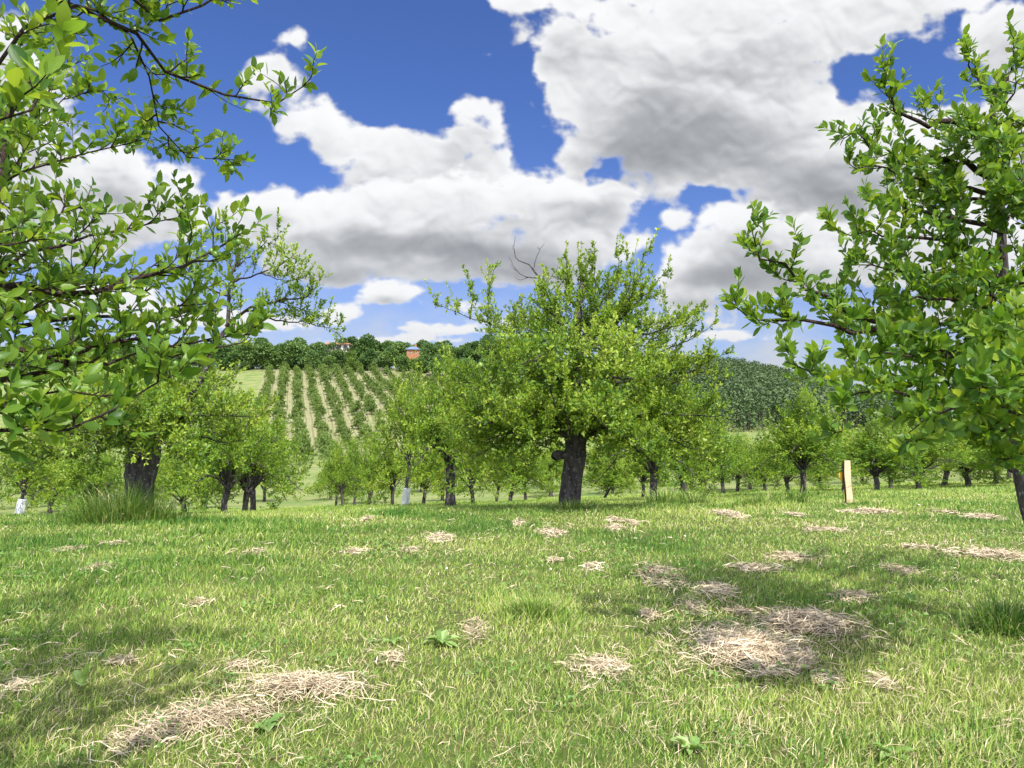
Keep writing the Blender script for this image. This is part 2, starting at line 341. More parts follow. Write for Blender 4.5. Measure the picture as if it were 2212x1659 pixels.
M['leaf_near'] = leaf_mat('plum_leaf', [(0, (.030, .095, .014)), (.4, (.095, .205, .020)), (.75, (.18, .295, .022)), (1, (.30, .37, .045))], vein=.35, trans=.5)
M['leaf'] = leaf_mat('plum_leaf_mass', [(0, (.055, .14, .014)), (.4, (.145, .26, .022)), (.75, (.26, .37, .032)), (1, (.38, .46, .08))], trans=.42, noise_scale=1.3)
M['leaf_far'] = leaf_mat('orchard_leaf_far', [(0, (.07, .13, .028)), (.5, (.145, .225, .05)), (1, (.22, .30, .085))], trans=.3, rough=.6, noise_scale=.5)
M['leaf_wood'] = leaf_mat('wood_leaf', [(0, (.035, .09, .03)), (.5, (.09, .175, .048)), (1, (.16, .24, .06))], trans=.25, rough=.6, noise_scale=.12)
M['leaf_wood_light'] = leaf_mat('wood_leaf_light', [(0, (.05, .10, .016)), (.5, (.09, .16, .022)), (1, (.14, .21, .03))], trans=.25, rough=.6)
M['leaf_wood_brown'] = leaf_mat('wood_leaf_brown', [(0, (.03, .03, .028)), (1, (.075, .07, .06))], trans=.15, rough=.7)
M['pine'] = leaf_mat('pine_needle', [(0, (.026, .056, .030)), (.5, (.044, .084, .040)), (.85, (.070, .112, .050)), (1, (.10, .125, .07))], trans=.2, rough=.7, noise_scale=.03)
M['bark'] = bark_mat('plum_bark', (.020, .017, .018), (.13, .115, .11), lichen=(.30, .30, .29))
M['bark_far'] = bark_mat('bark_far', (.035, .03, .026), (.10, .088, .075), 6)
M['twig'] = bark_mat('plum_twig', (.03, .018, .016), (.085, .06, .05), 60)
M['dead'] = bark_mat('dead_wood', (.05, .042, .042), (.13, .115, .11), 40)
M['fruit'] = flat_mat('green_plum', (.10, .19, .035), .38, .25, 40.0, .45)
# ------------------------------------------------------------------ ground
ROW_A = math.radians(16.6); RD = np.array([-math.sin(ROW_A), math.cos(ROW_A)]); RP = np.array([math.cos(ROW_A), math.sin(ROW_A)])
ROW0 = np.array([-75.6, 245.0]); ROW_S = 4.15
def prof(pts):
    ys = np.arange(-100, 1600, .5); z = np.interp(ys, [p[0] for p in pts], [p[1] for p in pts])
    k = np.hanning(15); k /= k.sum(); zz = np.convolve(np.pad(z, 7, 'edge'), k, 'valid')
    return ys, zz
PL = prof([(-100, 0), (11.5, 0), (20, -.95), (28, -1.9), (33, -2.4), (45, -3.6), (60, -4.55), (80, -4.9), (132, -5.2), (149, -2.6), (258, 17.1), (300, 20.5), (420, 25), (800, 30), (1600, 30)])
PR = prof([(-100, 0), (11.5, 0), (20, -.95), (28, -1.9), (33, -2.4), (45, -3.6), (60, -4.3), (100, -4.3), (150, -3.8), (190, -3.5), (240, 2), (300, 10), (470, 31), (600, 37), (1600, 36)])
def sstep(x, a, b):
    t = np.clip((x - a) / (b - a), 0, 1); return t * t * (3 - 2 * t)
def h(x, y):
    x = np.asarray(x, float); y = np.asarray(y, float)
    zl = np.interp(y, *PL); zr = np.interp(y, *PR); w = sstep(x / np.maximum(y, 20), -.02, .17)
    z = zl * (1 - w) + zr * w
    z = z + .036 * np.clip(x, -40, 40) * sstep(y, 8, 20) * (1 - sstep(y, 45, 90))
    big = 1 + sstep(y, 60, 300) * 5
    z = z + .03 * np.sin(x * .9 + .4 * y) * np.sin(.7 * y + 1.1) * sstep(y, 4, 9) + big * .08 * np.sin(x * .11 + 2) * np.sin(y * .09) * sstep(y, 12, 25)
    z = z - sstep(x / np.maximum(y, 20), .25, .56) * sstep(y, 200, 420) * 25
    return z
def H1(x, y): return float(h(x, y))
def G(px, py):                     # the ground point seen at (px, py)
    u, v = px2uv(px, py); lo = None
    for Y in np.concatenate([np.arange(1.5, 60, .05), np.arange(60, 600, .5)]):
        if EYE + v * Y < H1(u * Y, Y): return np.array((u * Y, Y, H1(u * Y, Y)))
    return np.array((u * 600, 600, 0))
def ground_mat():
    m, nt, o = newmat('meadow_ground'); ge = node(nt, 'ShaderNodeNewGeometry'); pos = ge.outputs['Position']
    sp = node(nt, 'ShaderNodeSeparateXYZ', {0: pos})
    n1 = node(nt, 'ShaderNodeTexNoise', {'Vector': pos, 'Scale': .55, 'Detail': 6.0, 'Roughness': .6}); n2 = node(nt, 'ShaderNodeTexNoise', {'Vector': pos, 'Scale': 9.0, 'Detail': 6.0})
    near = mixc(nt, node(nt, 'ShaderNodeMapRange', {0: n1.outputs[0], 1: .38, 2: .62}).outputs[0], (.045, .075, .016), (.09, .105, .03))
    near = mixc(nt, node(nt, 'ShaderNodeMapRange', {0: n2.outputs[0], 1: .52, 2: .68, 4: .75}).outputs[0], near, (.11, .09, .045))
    n4 = node(nt, 'ShaderNodeTexNoise', {'Vector': pos, 'Scale': .30, 'Detail': 9.0, 'Roughness': .75})
    val = mixc(nt, node(nt, 'ShaderNodeMapRange', {0: n4.outputs[0], 1: .4, 2: .62}).outputs[0], (.11, .165, .045), (.21, .22, .09))
    # mown lanes between the rows of the hillside orchard
    d = node(nt, 'ShaderNodeVectorMath', {0: pos, 1: (RP[0], RP[1], 0.)}, operation='DOT_PRODUCT')
    a = node(nt, 'ShaderNodeMath', {0: d.outputs['Value'], 1: -float(RP @ ROW0) - ROW_S / 2 + 4000 * ROW_S}, operation='ADD')
    wv = node(nt, 'ShaderNodeTexNoise', {'Vector': pos, 'Scale': .05, 'Detail': 2.0})
    a = node(nt, 'ShaderNodeMath', {0: a.outputs[0], 1: wv.outputs[0]}, operation='ADD')
    a = node(nt, 'ShaderNodeMath', {0: a.outputs[0], 1: -.5}, operation='ADD')
    fr = node(nt, 'ShaderNodeMath', {0: a.outputs[0], 1: ROW_S}, operation='PINGPONG'); fr.inputs[1].default_value = ROW_S / 2
    lane = ramp(nt, node(nt, 'ShaderNodeMapRange', {0: fr.outputs[0], 1: 0., 2: ROW_S / 2}).outputs[0], [(0, (.20, .19, .10)), (.16, (.245, .24, .145)), (.27, (.15, .15, .07)), (.36, (.15, .15, .07)), (.46, (.25, .245, .15)), (.62, (.22, .205, .11)), (.8, (.12, .14, .05))])
    n3 = node(nt, 'ShaderNodeTexNoise', {'Vector': pos, 'Scale': .5, 'Detail': 7.0, 'Roughness': .7})
    lane = mixc(nt, node(nt, 'ShaderNodeMapRange', {0: n3.outputs[0], 1: .46, 2: .66, 4: .6}).outputs[0], lane, (.12, .14, .05))
    far = node(nt, 'ShaderNodeMapRange', {0: sp.outputs['Y'], 1: 126., 2: 140.}).outputs[0]
    side = node(nt, 'ShaderNodeMath', {0: sp.outputs['X'], 1: sp.outputs['Y']}, operation='DIVIDE').outputs[0]
    side = node(nt, 'ShaderNodeMapRange', {0: side, 1: -.02, 2: .06, 3: 1., 4: 0.}).outputs[0]
    far = node(nt, 'ShaderNodeMath', {0: far, 1: side}, operation='MULTIPLY').outputs[0]
    rows_ = node(nt, 'ShaderNodeMapRange', {0: d.outputs['Value'], 1: float(RP @ ROW0) - 1.7 * ROW_S, 2: float(RP @ ROW0) - 1.4 * ROW_S}).outputs[0]
    far = node(nt, 'ShaderNodeMath', {0: far, 1: rows_}, operation='MULTIPLY').outputs[0]
    top = node(nt, 'ShaderNodeMapRange', {0: sp.outputs['Y'], 1: 256., 2: 270., 3: 1., 4: 0.}).outputs[0]
    far = node(nt, 'ShaderNodeMath', {0: far, 1: top}, operation='MULTIPLY').outputs[0]
    forest = node(nt, 'ShaderNodeMapRange', {0: sp.outputs['Y'], 1: 250., 2: 275.}).outputs[0]
    col = mixc(nt, node(nt, 'ShaderNodeMapRange', {0: sp.outputs['Y'], 1: 14., 2: 40.}).outputs[0], near, val)
    col = mixc(nt, forest, col, (.07, .075, .04)); col = mixc(nt, far, col, lane)
    bp = node(nt, 'ShaderNodeBump', {'Height': n2.outputs[0], 'Strength': .5, 'Distance': .05})
    bs = node(nt, 'ShaderNodeBsdfPrincipled', {'Base Color': col, 'Roughness': .95, 'Specular IOR Level': .1, 'Normal': bp.outputs[0]}); nt.links.new(bs.outputs[0], o.inputs[0]); return m
def build_ground():
    ys = np.concatenate([np.arange(-80, 2, 2.), np.arange(2, 20, .3), np.arange(20, 62, .8), np.arange(62, 310, 3.), np.arange(310, 1501, 35.)])
    xp = np.concatenate([np.arange(0, 14, .35), np.arange(14, 60, 1.2), np.arange(60, 240, 4.), np.arange(240, 1401, 40.)]); xs = np.concatenate([-xp[:0:-1], xp])
    X, Y = np.meshgrid(xs, ys); V = np.stack([X, Y, h(X, Y)], -1); ny, nx = X.shape
    i = (np.arange(ny - 1)[:, None] * nx + np.arange(nx - 1)[None]).reshape(-1)
    mb = MB(); mb.add(V, [np.stack([i, i + 1, i + nx + 1, i + nx], 1)])
    o = mb.build('ground', ground_mat(), smooth=True); o['kind'] = 'structure'; o['label'] = 'meadow ground falling to a valley and rising to a hill'
build_ground()
# ------------------------------------------------------------------ mown grass
TALL = [(1150, 1330, 75, 45, 2.3), (1060, 1310, 40, 30, 1.9), (1230, 1340, 40, 30, 1.8), (1650, 1095, 60, 8, 3.0), (1450, 1105, 60, 8, 2.2), (560, 1150, 110, 14, 1.9), (700, 1110, 200, 10, 1.6), (1960, 1600, 330, 90, 1.7), (1500, 1560, 260, 60, 1.5), (2050, 1470, 200, 50, 1.5), (640, 1360, 160, 30, 1.35), (350, 1370, 160, 40, 1.35), (2000, 1100, 200, 10, 1.5), (820, 1300, 80, 20, 1.4)]
HAY = [  # px, py, rx, ry, thickness, label
 (661, 1496, 150, 28, 1.3, 'long low windrow of pale cut hay, the larger one at lower left of the lawn'),
 (440, 1567, 135, 42, .9, 'loose brownish cut hay spread directly below the long pale windrow at lower left'),
 (320, 1600, 70, 30, .7, 'thin scatter of cut hay near the bottom left corner of the lawn'),
 (513, 1450, 60, 14, .5, 'thin wisp of dry hay just above and left of the long windrow'),
 (270, 1434, 35, 10, .5, 'small wisp of dry hay left of the lush grass at lower left'),
 (30, 1495, 42, 18, .6, 'small clump of dry hay at the left edge of the lawn'),
 (213, 1231, 28, 9, .8, 'small pinkish hay clump below the long grass round the left trunk'),
 (945, 1165, 30, 9, 1.1, 'small heaped hay clump on the middle lawn left of the big centre tree'),
 (768, 1196, 28, 8, .8, 'small flat hay clump left of the heaped one on the middle lawn'),
 (885, 1193, 22, 8, .7, 'small flat hay clump just below the heaped one on the middle lawn'),
 (549, 1195, 20, 8, .7, 'little hay clump alone on the lawn right of the left trunk'),
 (152, 1188, 25, 6, .5, 'faint hay wisp at the foot of the long grass, left side'),
 (245, 1178, 25, 5, .5, 'faint hay wisp at the foot of the long grass, right side'),
 (427, 1307, 22, 10, .6, 'little hay clump on the left lawn between lush green patches'),
 (1022, 1374, 30, 28, .6, 'brown dead thatch on bare soil beside the broad leaved weed'),
 (854, 1430, 35, 18, .5, 'pale dead thatch at lower left of the broad leaved weed'),
 (1573, 1408, 140, 48, 1.5, 'largest pale hay heap, spread across the right foreground lawn'),
 (1745, 1357, 105, 34, 1.7, 'darker pinkish hay heap behind and right of the largest hay heap'),
 (1289, 1453, 62, 28, .9, 'ragged hay clump left of the largest hay heap'),
 (1557, 1286, 50, 20, 1.2, 'raised ridge of hay above the largest heap'),
 (1420, 1246, 45, 24, .8, 'broad pinkish patch of hay on the right middle lawn'),
 (1400, 1334, 24, 12, .8, 'small hay clump left above the largest heap'),
 (1497, 1317, 32, 14, .6, 'thin hay wisps just below the raised hay ridge'),
 (1598, 1327, 32, 8, .7, 'narrow hay streak between the raised ridge and the pinkish heap'),
 (1841, 1296, 46, 12, 1.1, 'grey brown hay streak above the darker pinkish heap'),
 (1942, 1236, 32, 12, .8, 'brown hay clump in the shade of the right tree'),
 (2135, 1203, 72, 14, .9, 'long pale hay streak near the right edge of the lawn'),
 (1990, 1187, 50, 6, .6, 'thin pale hay streak leading to the right edge streak'),
 (1725, 1208, 60, 10, .7, 'long thin hay streak on the lawn below the wooden post'),
 (1640, 1230, 60, 10, .6, 'faint hay streak left of the long thin one below the post'),
 (1568, 1113, 28, 7, 1.6, 'rounded little hay heap by the far edge of the lawn'),
 (1720, 1115, 22, 4, 1.0, 'flat little hay heap between the rounded one and the post'),
 (1875, 1109, 58, 4, 1.2, 'low hay line right at the foot of the wooden post'),
 (2120, 1119, 36, 6, 1.0, 'far hay streak at the right, the larger of two'),
 (2044, 1109, 20, 4, 1.0, 'far hay streak at the right, the smaller of two'),
 (1193, 1152, 28, 9, 1.1, 'hay clump on the lawn just below the big centre trunk'),
 (1330, 1143, 25, 7, .9, 'small hay clump right of the one below the centre trunk'),
 (1362, 1131, 14, 7, .9, 'tiny hay clump, rightmost of those near the centre trunk'),
 (1325, 1125, 16, 4, .9, 'tiny flat hay clump, farthest of those near the centre trunk'),
 (1122, 1132, 15, 6, 1.0, 'tiny hay clump left of the centre trunk foot'),
 (1284, 1228, 24, 9, .8, 'little hay clump alone in the middle of the lawn'),
 (1198, 1215, 14, 5, .7, 'tiny hay clump left of the lone clump in the middle of the lawn'),
 (1785, 1149, 40, 6, .8, 'thin hay streak halfway between the wooden post and the camera'),
 (1790, 1479, 22, 20, .7, 'small upright hay wisp below the darker pinkish heap'),
 (1912, 1484, 24, 20, .7, 'small pale hay wisp right of the upright wisp'),
 (2150, 1362, 36, 13, .9, 'dark hay at the foot of the tuft round the right tree'),
 (793, 1124, 7, 5, 1.2, 'tiny brown clod on the far left lawn')]
def hash_noise(x, y, f, seed): return fbm(x * f + 31.7, y * f + 11.3, 3, seed)
def grass_mat(): # green and straw coloured blades
    m, nt, o = newmat('grass_blade'); at = node(nt, 'ShaderNodeAttribute', attribute_name='rnd')
    col = ramp(nt, at.outputs['Fac'], [(0, (.055, .155, .020)), (.3, (.13, .25, .036)), (.55, (.26, .375, .068)), (.72, (.35, .44, .09)), (.86, (.50, .46, .21)), (1, (.66, .58, .35))])
    bs = node(nt, 'ShaderNodeBsdfPrincipled', {'Base Color': col, 'Roughness': .5, 'Specular IOR Level': .3})
    tr = node(nt, 'ShaderNodeBsdfTranslucent', {'Color': col}); mx = node(nt, 'ShaderNodeMixShader', {0: .35, 1: bs.outputs[0], 2: tr.outputs[0]})
    nt.links.new(mx.outputs[0], o.inputs[0]); return m
M['grass'] = grass_mat()
def hay_mat():
    m, nt, o = newmat('cut_hay'); at = node(nt, 'ShaderNodeAttribute', attribute_name='rnd')
    col = ramp(nt, at.outputs['Fac'], [(0, (.18, .135, .09)), (.3, (.36, .285, .19)), (.7, (.54, .445, .31)), (1, (.70, .61, .46))])
    bs = node(nt, 'ShaderNodeBsdfPrincipled', {'Base Color': col, 'Roughness': .65, 'Specular IOR Level': .25}); nt.links.new(bs.outputs[0], o.inputs[0]); return m
M['hay'] = hay_mat()
HAYG = []
for q in HAY:
    c = G(q[0], q[1]); f = G(q[0], q[1] - q[3]); n_ = G(q[0], q[1] + q[3]); HAYG.append((c[0], c[1], max(.07, q[2] * c[1] / F_), max(.08, (f[1] - n_[1]) / 2), q[4], q[5]))
TALLG = []
for q in TALL:
    c = G(q[0], q[1]); f = G(q[0], q[1] - q[3]); n_ = G(q[0], q[1] + q[3]); TALLG.append((c[0], c[1], q[2] * c[1] / F_, max(.2, (f[1] - n_[1]) / 2), q[4]))
def blades(mb, rng, x, y, z, L, w, lean, az, rnd, bend=.5, saz=None):
    """bent grass blades, 5 points each"""
    n = len(x); d = np.stack([np.cos(az), np.sin(az), 0 * az], 1); saz = az + np.pi / 2 + rng.randn(n) * .6 if saz is None else saz
    s = np.stack([np.cos(saz), np.sin(saz), 0 * az], 1); b = np.stack([x, y, z], 1); U = np.array([0, 0, 1.])
    m = b + (U * np.cos(lean)[:, None] + d * np.sin(lean)[:, None]) * (L * .55)[:, None]
    l2 = lean + bend * rng.rand(n) * 1.6
    t = m + (U * np.cos(l2)[:, None] + d * np.sin(l2)[:, None]) * (L * .45)[:, None]
    hw = s * (w / 2)[:, None]
    V = np.stack([b - hw, b + hw, m + hw * .85, m - hw * .85, t], 1); i = np.arange(n)[:, None] * 5
    mb.add(V, [i + np.array([0, 1, 2, 3]), i + np.array([3, 2, 4])], np.repeat(np.clip(rnd, 0, 1), 5))
def build_grass(N=640000):
    rng = np.random.RandomState(3); y0, y1 = 2.2, 46.
    uu = rng.rand(N); y = (y0 ** .5 + uu * (y1 ** .5 - y0 ** .5)) ** 2; x = (rng.rand(N) * 2 - 1) * (.80 * y + .8)
    k = rng.rand(N) < 1; hf = np.ones(N); dens = np.ones(N)
    pat = hash_noise(x, y, .55, 801); pat2 = hash_noise(x, y, 2.2, 811); pat3 = hash_noise(x, y, .23, 821)
    hf *= 1 + .75 * pat2 + .6 * np.clip(pat, -.35, .6)
    for (cx, cy, rx, ry, a) in TALLG:
        g = np.exp(-(((x - cx) / rx) ** 2 + ((y - cy) / ry) ** 2) ** 1.3); hf += (a - 1) * g
    dry = .34 + .75 * pat3 - .65 * pat + .35 * pat2
    for (cx, cy, rx, ry, a, _) in HAYG:
        g = np.exp(-((x - cx) / rx / 1.15) ** 2 - ((y - cy) / ry / 1.15) ** 2); hf *= 1 - .12 * g; dry += .7 * g
    dry += .34 * np.exp(-((y - 3.4) / 1.6) ** 2); band = hash_noise(x * .28, y * 1.5, 1., 841); dry += .5 * band
    far = sstep(y, 9, 22); dry = dry * (1 - .25 * far) + .18 * sstep(y, 6, 10); hf = np.clip(hf, .35, 4) * (1 + .6 * far)
    L = .051 * hf * (.55 + .9 * rng.rand(N)); w = .0037 * (y / 3.2) ** .78 * (.7 + .6 * rng.rand(N)) * (1 + .35 * (hf > 1.5))
    isdry = rng.rand(N) < np.clip(dry, .05, .9) * .48
    rnd = np.where(isdry, .72 + .3 * rng.rand(N), np.clip(.45 + .17 * rng.randn(N) + .28 * pat3 - .45 * np.clip(pat, -.5, .5) - .18 * pat2 + .20 * far + .42 * band, 0, .70))
    lean = np.abs(rng.randn(N)) * .42 + isdry * .55; lean = np.minimum(lean, 1.45)
    az = rng.rand(N) * 6.28 + .0; az = np.where(rng.rand(N) < .35, .4 + .7 * rng.randn(N), az)
    mb = MB(); blades(mb, rng, x, y, h(x, y) - .004, L, w, lean, az, rnd)
    o = mb.build('grass', M['grass'], smooth=True); o['kind'] = 'stuff'; o['label'] = 'mown meadow grass with dry stubble between the blades'
build_grass()
def build_hay():
    rng = np.random.RandomState(5)
    for (cx, cy, rx, ry, th, lab) in HAYG:
        A = math.pi * rx * ry; sc_ = (max(cy, 3) / 3.2) ** .62
        n = int(np.clip(4900 * A * th ** .6 / sc_ ** 1.6, 110, 4200)); mb = MB()
        # irregular outline: a few overlapping lobes
        nl = 5; lo = (rng.rand(nl, 2) * 2 - 1) * np.array([.55, .42]); li = rng.randint(0, nl, n); e = rng.randn(n, 2) * np.array([.36, .44]) * (1 + (rng.rand(n, 1) < .15) * .4)
        q = lo[li] + e; q *= np.minimum(1, 1.15 / np.maximum(np.linalg.norm(q, axis=1, keepdims=True), 1e-6)); x = cx + q[:, 0] * rx; y = cy + q[:, 1] * ry; rr = (q ** 2).sum(1)
        L = (.04 + .10 * rng.rand(n)) * min(1.0 + .25 * (sc_ - 1), 1.6) * (.75 + .25 * th); L = np.minimum(L, .6 * max(rx, .2)); w = .0034 * sc_ * (.6 + .9 * rng.rand(n))
        top = .046 * th * np.exp(-rr * 1.2) * min(1.3, .55 + rx)
        z = h(x, y) + .016 + .8 * top * rng.rand(n) ** .6
        az = rng.randn(n) * 1.0 + np.where(rng.rand(n) < .5, 0, math.pi) + .6 * math.sin(cx * 3 + cy); ti = rng.randn(n) * .30
        d = np.stack([np.cos(az) * np.cos(ti), np.sin(az) * np.cos(ti), np.sin(ti)], 1); p = np.stack([x, y, z], 1)
        s = np.stack([-np.sin(az), np.cos(az), .5 * rng.randn(n)], 1) * (w / 2)[:, None]; bow = np.stack([rng.randn(n) * .014, rng.randn(n) * .014, .016 * rng.rand(n)], 1) * (L / .12)[:, None]
        a_ = p - d * (L / 2)[:, None]; b_ = p + d * (L / 2)[:, None]; c_ = p + bow
        for t in (a_, b_): t[:, 2] = np.maximum(t[:, 2], h(t[:, 0], t[:, 1]) + .012)
        V = np.stack([a_ - s * .6, a_ + s * .6, c_ + s, c_ - s, b_ + s * .5, b_ - s * .5], 1); i = np.arange(n)[:, None] * 6
        pink = .12 if ('pink' in lab or 'brown' in lab or 'dark' in lab) else 0
        rn = np.clip(.55 + .27 * rng.randn(n) - pink + .3 * (z - h(x, y) - .05) / .06 * .3, 0, 1)
        mb.add(V, [i + np.array([0, 1, 2, 3]), i + np.array([3, 2, 4, 5])], np.repeat(rn, 6))
        o = mb.build('hay_clump', M['hay'], org=(cx, cy, H1(cx, cy))); tag(o, lab, 'hay', 'clumps of cut hay on the lawn')
build_hay()
def build_litter():
    """single dry stems lying about in the mown grass"""
    rng = np.random.RandomState(15); n0 = 26000; y = (2.4 ** .5 + rng.rand(n0) * (14 ** .5 - 2.4 ** .5)) ** 2; x = (rng.rand(n0) * 2 - 1) * (.76 * y + .5)
    g = hash_noise(x, y, .7, 861) + .6 * hash_noise(x, y, 2.6, 866) + .30 * np.exp(-((y - 3.5) / 1.0) ** 2)
    for (cx, cy, rx, ry, a, _) in HAYG: g += .5 * np.exp(-((x - cx) / rx / 1.7) ** 2 - ((y - cy) / ry / 1.8) ** 2)
    k = rng.rand(n0) < np.clip(g - .02, 0, .8); x, y = x[k], y[k]; n = len(x); sc_ = (y / 3.2) ** .6
    L = (.04 + .10 * rng.rand(n)); w = .0032 * sc_ * (.6 + .8 * rng.rand(n)); az = rng.rand(n) * 6.28; ti = rng.randn(n) * .3
    d = np.stack([np.cos(az) * np.cos(ti), np.sin(az) * np.cos(ti), np.sin(ti)], 1); p = np.stack([x, y, h(x, y) + .012 + .035 * rng.rand(n)], 1); s = np.stack([-np.sin(az), np.cos(az), .5 * rng.randn(n)], 1) * (w / 2)[:, None]
    c_ = p + np.stack([rng.randn(n) * .01, rng.randn(n) * .01, .014 * rng.rand(n)], 1); a_ = p - d * (L / 2)[:, None]; b_ = p + d * (L / 2)[:, None]
    V = np.stack([a_ - s * .6, a_ + s * .6, c_ + s, c_ - s, b_ + s * .5, b_ - s * .5], 1); i = np.arange(n)[:, None] * 6; mb = MB()
    mb.add(V, [i + np.array([0, 1, 2, 3]), i + np.array([3, 2, 4, 5])], np.repeat(np.clip(.5 + .25 * rng.randn(n), 0, 1), 6))
    o = mb.build('straw_litter', M['hay']); o['kind'] = 'stuff'; o['label'] = 'loose dry stems scattered through the mown grass'
build_litter()
def build_clover():
    rng = np.random.RandomState(17); n0 = 60000; y = (2.4 ** .5 + rng.rand(n0) * (9 ** .5 - 2.4 ** .5)) ** 2; x = (rng.rand(n0) * 2 - 1) * (.76 * y + .5)
    g = hash_noise(x, y, .8, 881) + .7 * hash_noise(x, y, 2.8, 886); k = rng.rand(n0) < np.clip(g * 1.4 - .12, 0, .9); x, y = x[k], y[k]; n = len(x); mb = MB()
    az = rng.rand(n) * 6.28; el = .15 + .5 * rng.rand(n); d = np.stack([np.cos(az) * np.cos(el), np.sin(az) * np.cos(el), np.sin(el)], 1)
    leafset(mb, rng, np.stack([x, y, h(x, y) + .018 + .03 * rng.rand(n)], 1), d, (.014 + .02 * rng.rand(n)) * (y / 3.2) ** .45, 'mid', .36, .4, rng.rand(n))
    o = mb.build('clover', M['clover']); o['kind'] = 'stuff'; o['label'] = 'patches of clover and small round leaves in the mown grass'
M['clover'] = leaf_mat('clover_leaf', [(0, (.06, .15, .025)), (.5, (.13, .24, .05)), (1, (.24, .34, .10))], trans=.3, rough=.5)
build_clover()
# ------------------------------------------------------------------ orchard trees
def trunk_tube(mb, rng, pts, radii, sides=20, K=16, rough=.10, flare=.35):
    B = smooth_path(pts, K)[None]; R = np.interp(np.linspace(0, 1, K), np.linspace(0, 1, len(radii)), radii)
    th = np.linspace(0, 2 * np.pi, sides, endpoint=False); bump = np.ones((1, K, sides))
    for f in (3, 5, 8): bump += (rough * .6 * rng.rand()) * np.sin(f * th + rng.rand() * 6.28 + np.linspace(0, 2.5 * rng.rand(), K)[:, None])[None]
    bump += rough * .5 * rng.randn(1, K, sides); bump[0, :2] *= 1 + flare * np.array([1, .4])[:, None] * (1 + .5 * np.sin(4 * th + 1))
    tube(mb, B, R[None], sides, bump=bump)
def limb_set(rng, path, r0, r1, sec, twig, spread=55, up=.25, dens=1., Kmain=14, tp=.75):
    """a main limb with side shoots and twigs: returns wood [(paths, radii)] and leafy paths"""
    B = smooth_path(path, Kmain)[None]; L = np.linalg.norm(np.diff(B[0], axis=0), axis=1).sum()
    B[:, 1:-1] += rng.randn(1, Kmain - 2, 3) * .012 * L ** .5
    n2 = max(2, int(sec[0] * L * dens)); S = spawn(rng, B, n2, sec[3], 1., sec[1], sec[2], spread, up, .35, 6, .13, tp)
    Tw = spawn(rng, S, twig[0], .15, 1., twig[1], twig[2], 48, up, .35, 4, .12, .3)
    wood = [(B, np.linspace(r0, r1, Kmain)[None], 7), (S, np.linspace(max(r1 * .8, .004), .0022, 6)[None], 4), (Tw, np.linspace(.0028, .0012, 4)[None], 3)]
    return wood, B, S, Tw
def wood_to(mb, wood):
    for b, r, s in wood: tube(mb, b, r, s)
# ---- a free-standing plum tree used as a pattern for the middle distance
def tree_pattern(seed, Hh, Wd, trunk_h, r, nl=12, nsec=12, ntw=6, nlf=8, lsize=.075, lean=0., q='mid', spire=.5, mats=('leaf', 'bark'), upr=.35, shape=.45, sides=12):
    rng = np.random.RandomState(seed); wd = MB(); cr = MB(); ct = np.array([0, 0, trunk_h + .3 * (Hh - trunk_h)])
    top = np.array([lean * trunk_h, .05 * rng.randn(), trunk_h])
    trunk_tube(wd, rng, [(0, 0, -.15), (lean * trunk_h * .4, 0, trunk_h * .5), top], [r * 1.15, r * .85, r * .95], sides, 8, .08)
    ends = []
    for i in range(nl):
        a = i * 2.4 + rng.rand() * .7; e = i / (nl - 1)
        rad = Wd / 2 * (1 - e * .62) * (.78 + .35 * rng.rand()); zt = trunk_h * .8 + (Hh - trunk_h * .8) * (-.04 + .88 * e ** .95) * (.85 + .25 * rng.rand())
        end = np.array([top[0] + rad * math.cos(a), rad * math.sin(a), zt]); mid = top + (end - top) * .5 + np.array([0, 0, (.10 if e > .4 else .16) * Hh]) * (.6 + .6 * rng.rand())
        mid[:2] = top[:2] + (end - top)[:2] * (.42 + .2 * rng.rand())
        ends.append([top - np.array([0, 0, .12 * trunk_h * rng.rand()]), top + (mid - top) * .35 + np.array([0, 0, .03 * Hh]), mid, end])
    ends.append([top, top + np.array([.05, 0, (Hh - trunk_h) * .4]), np.array([top[0] + .1 * rng.randn(), .1 * rng.randn(), Hh * .9])])
    S_all, T_all = [], []
    for pth in ends:
        w, B, S, Tw = limb_set(rng, pth, r * .42, r * .09, (1., 0, 0, 0), (1, .1, .1))
        S = spawn(rng, B, nsec, .22, 1., .18 * Hh, .30 * Hh, 55, .3, upr, 6, .15, .4)
        Tw = spawn(rng, S, ntw, .12, 1., .06 * Hh, .13 * Hh, 50, .3, .45, 4, .13, .3)
        tube(wd, w[0][0], w[0][1], 6); tube(wd, S, np.linspace(r * .07, .003, 6)[None], 3)
        S_all.append(S); T_all.append(Tw)
    S = np.concatenate(S_all); T = np.concatenate(T_all)
    if spire > 0:                       # upright water shoots that break the outline
        k = int(26 * spire); pick = S[rng.choice(len(S), k)]; p0 = pick[:, 3]
        keep = p0[:, 2] > trunk_h + (Hh - trunk_h) * .35; p0 = p0[keep]
        W_ = grow(rng, p0, nrm(np.array([0, 0, 1.]) + rng.randn(len(p0), 3) * .28), (.13 + .16 * rng.rand(len(p0))) * Hh, 5, .3, .08)
        tube(wd, W_, np.linspace(.006, .002, 5)[None], 3); leaves(cr, rng, W_, 20, lsize, .05, q, 45, ctr=ct, rbase=np.full(len(W_) * 22, 1.15))
    leaves(cr, rng, T, nlf, lsize, .05, q, 52, ctr=ct); leaves(cr, rng, S, int(nlf * 1.6), lsize, .15, q, 55, ctr=ct)
    return wd.mesh('trunk', M[mats[1]], smooth=True), cr.mesh('crown', M[mats[0]])
def place(name, pat, loc, s, rz, label, cat, group, sz=None):
    e = empty(name, loc); e.scale = (s, s, sz or s); e.rotation_euler = (0, 0, rz)
    put('trunk', pat[0], e); put('crown', pat[1], e); return tag(e, label, cat, group)
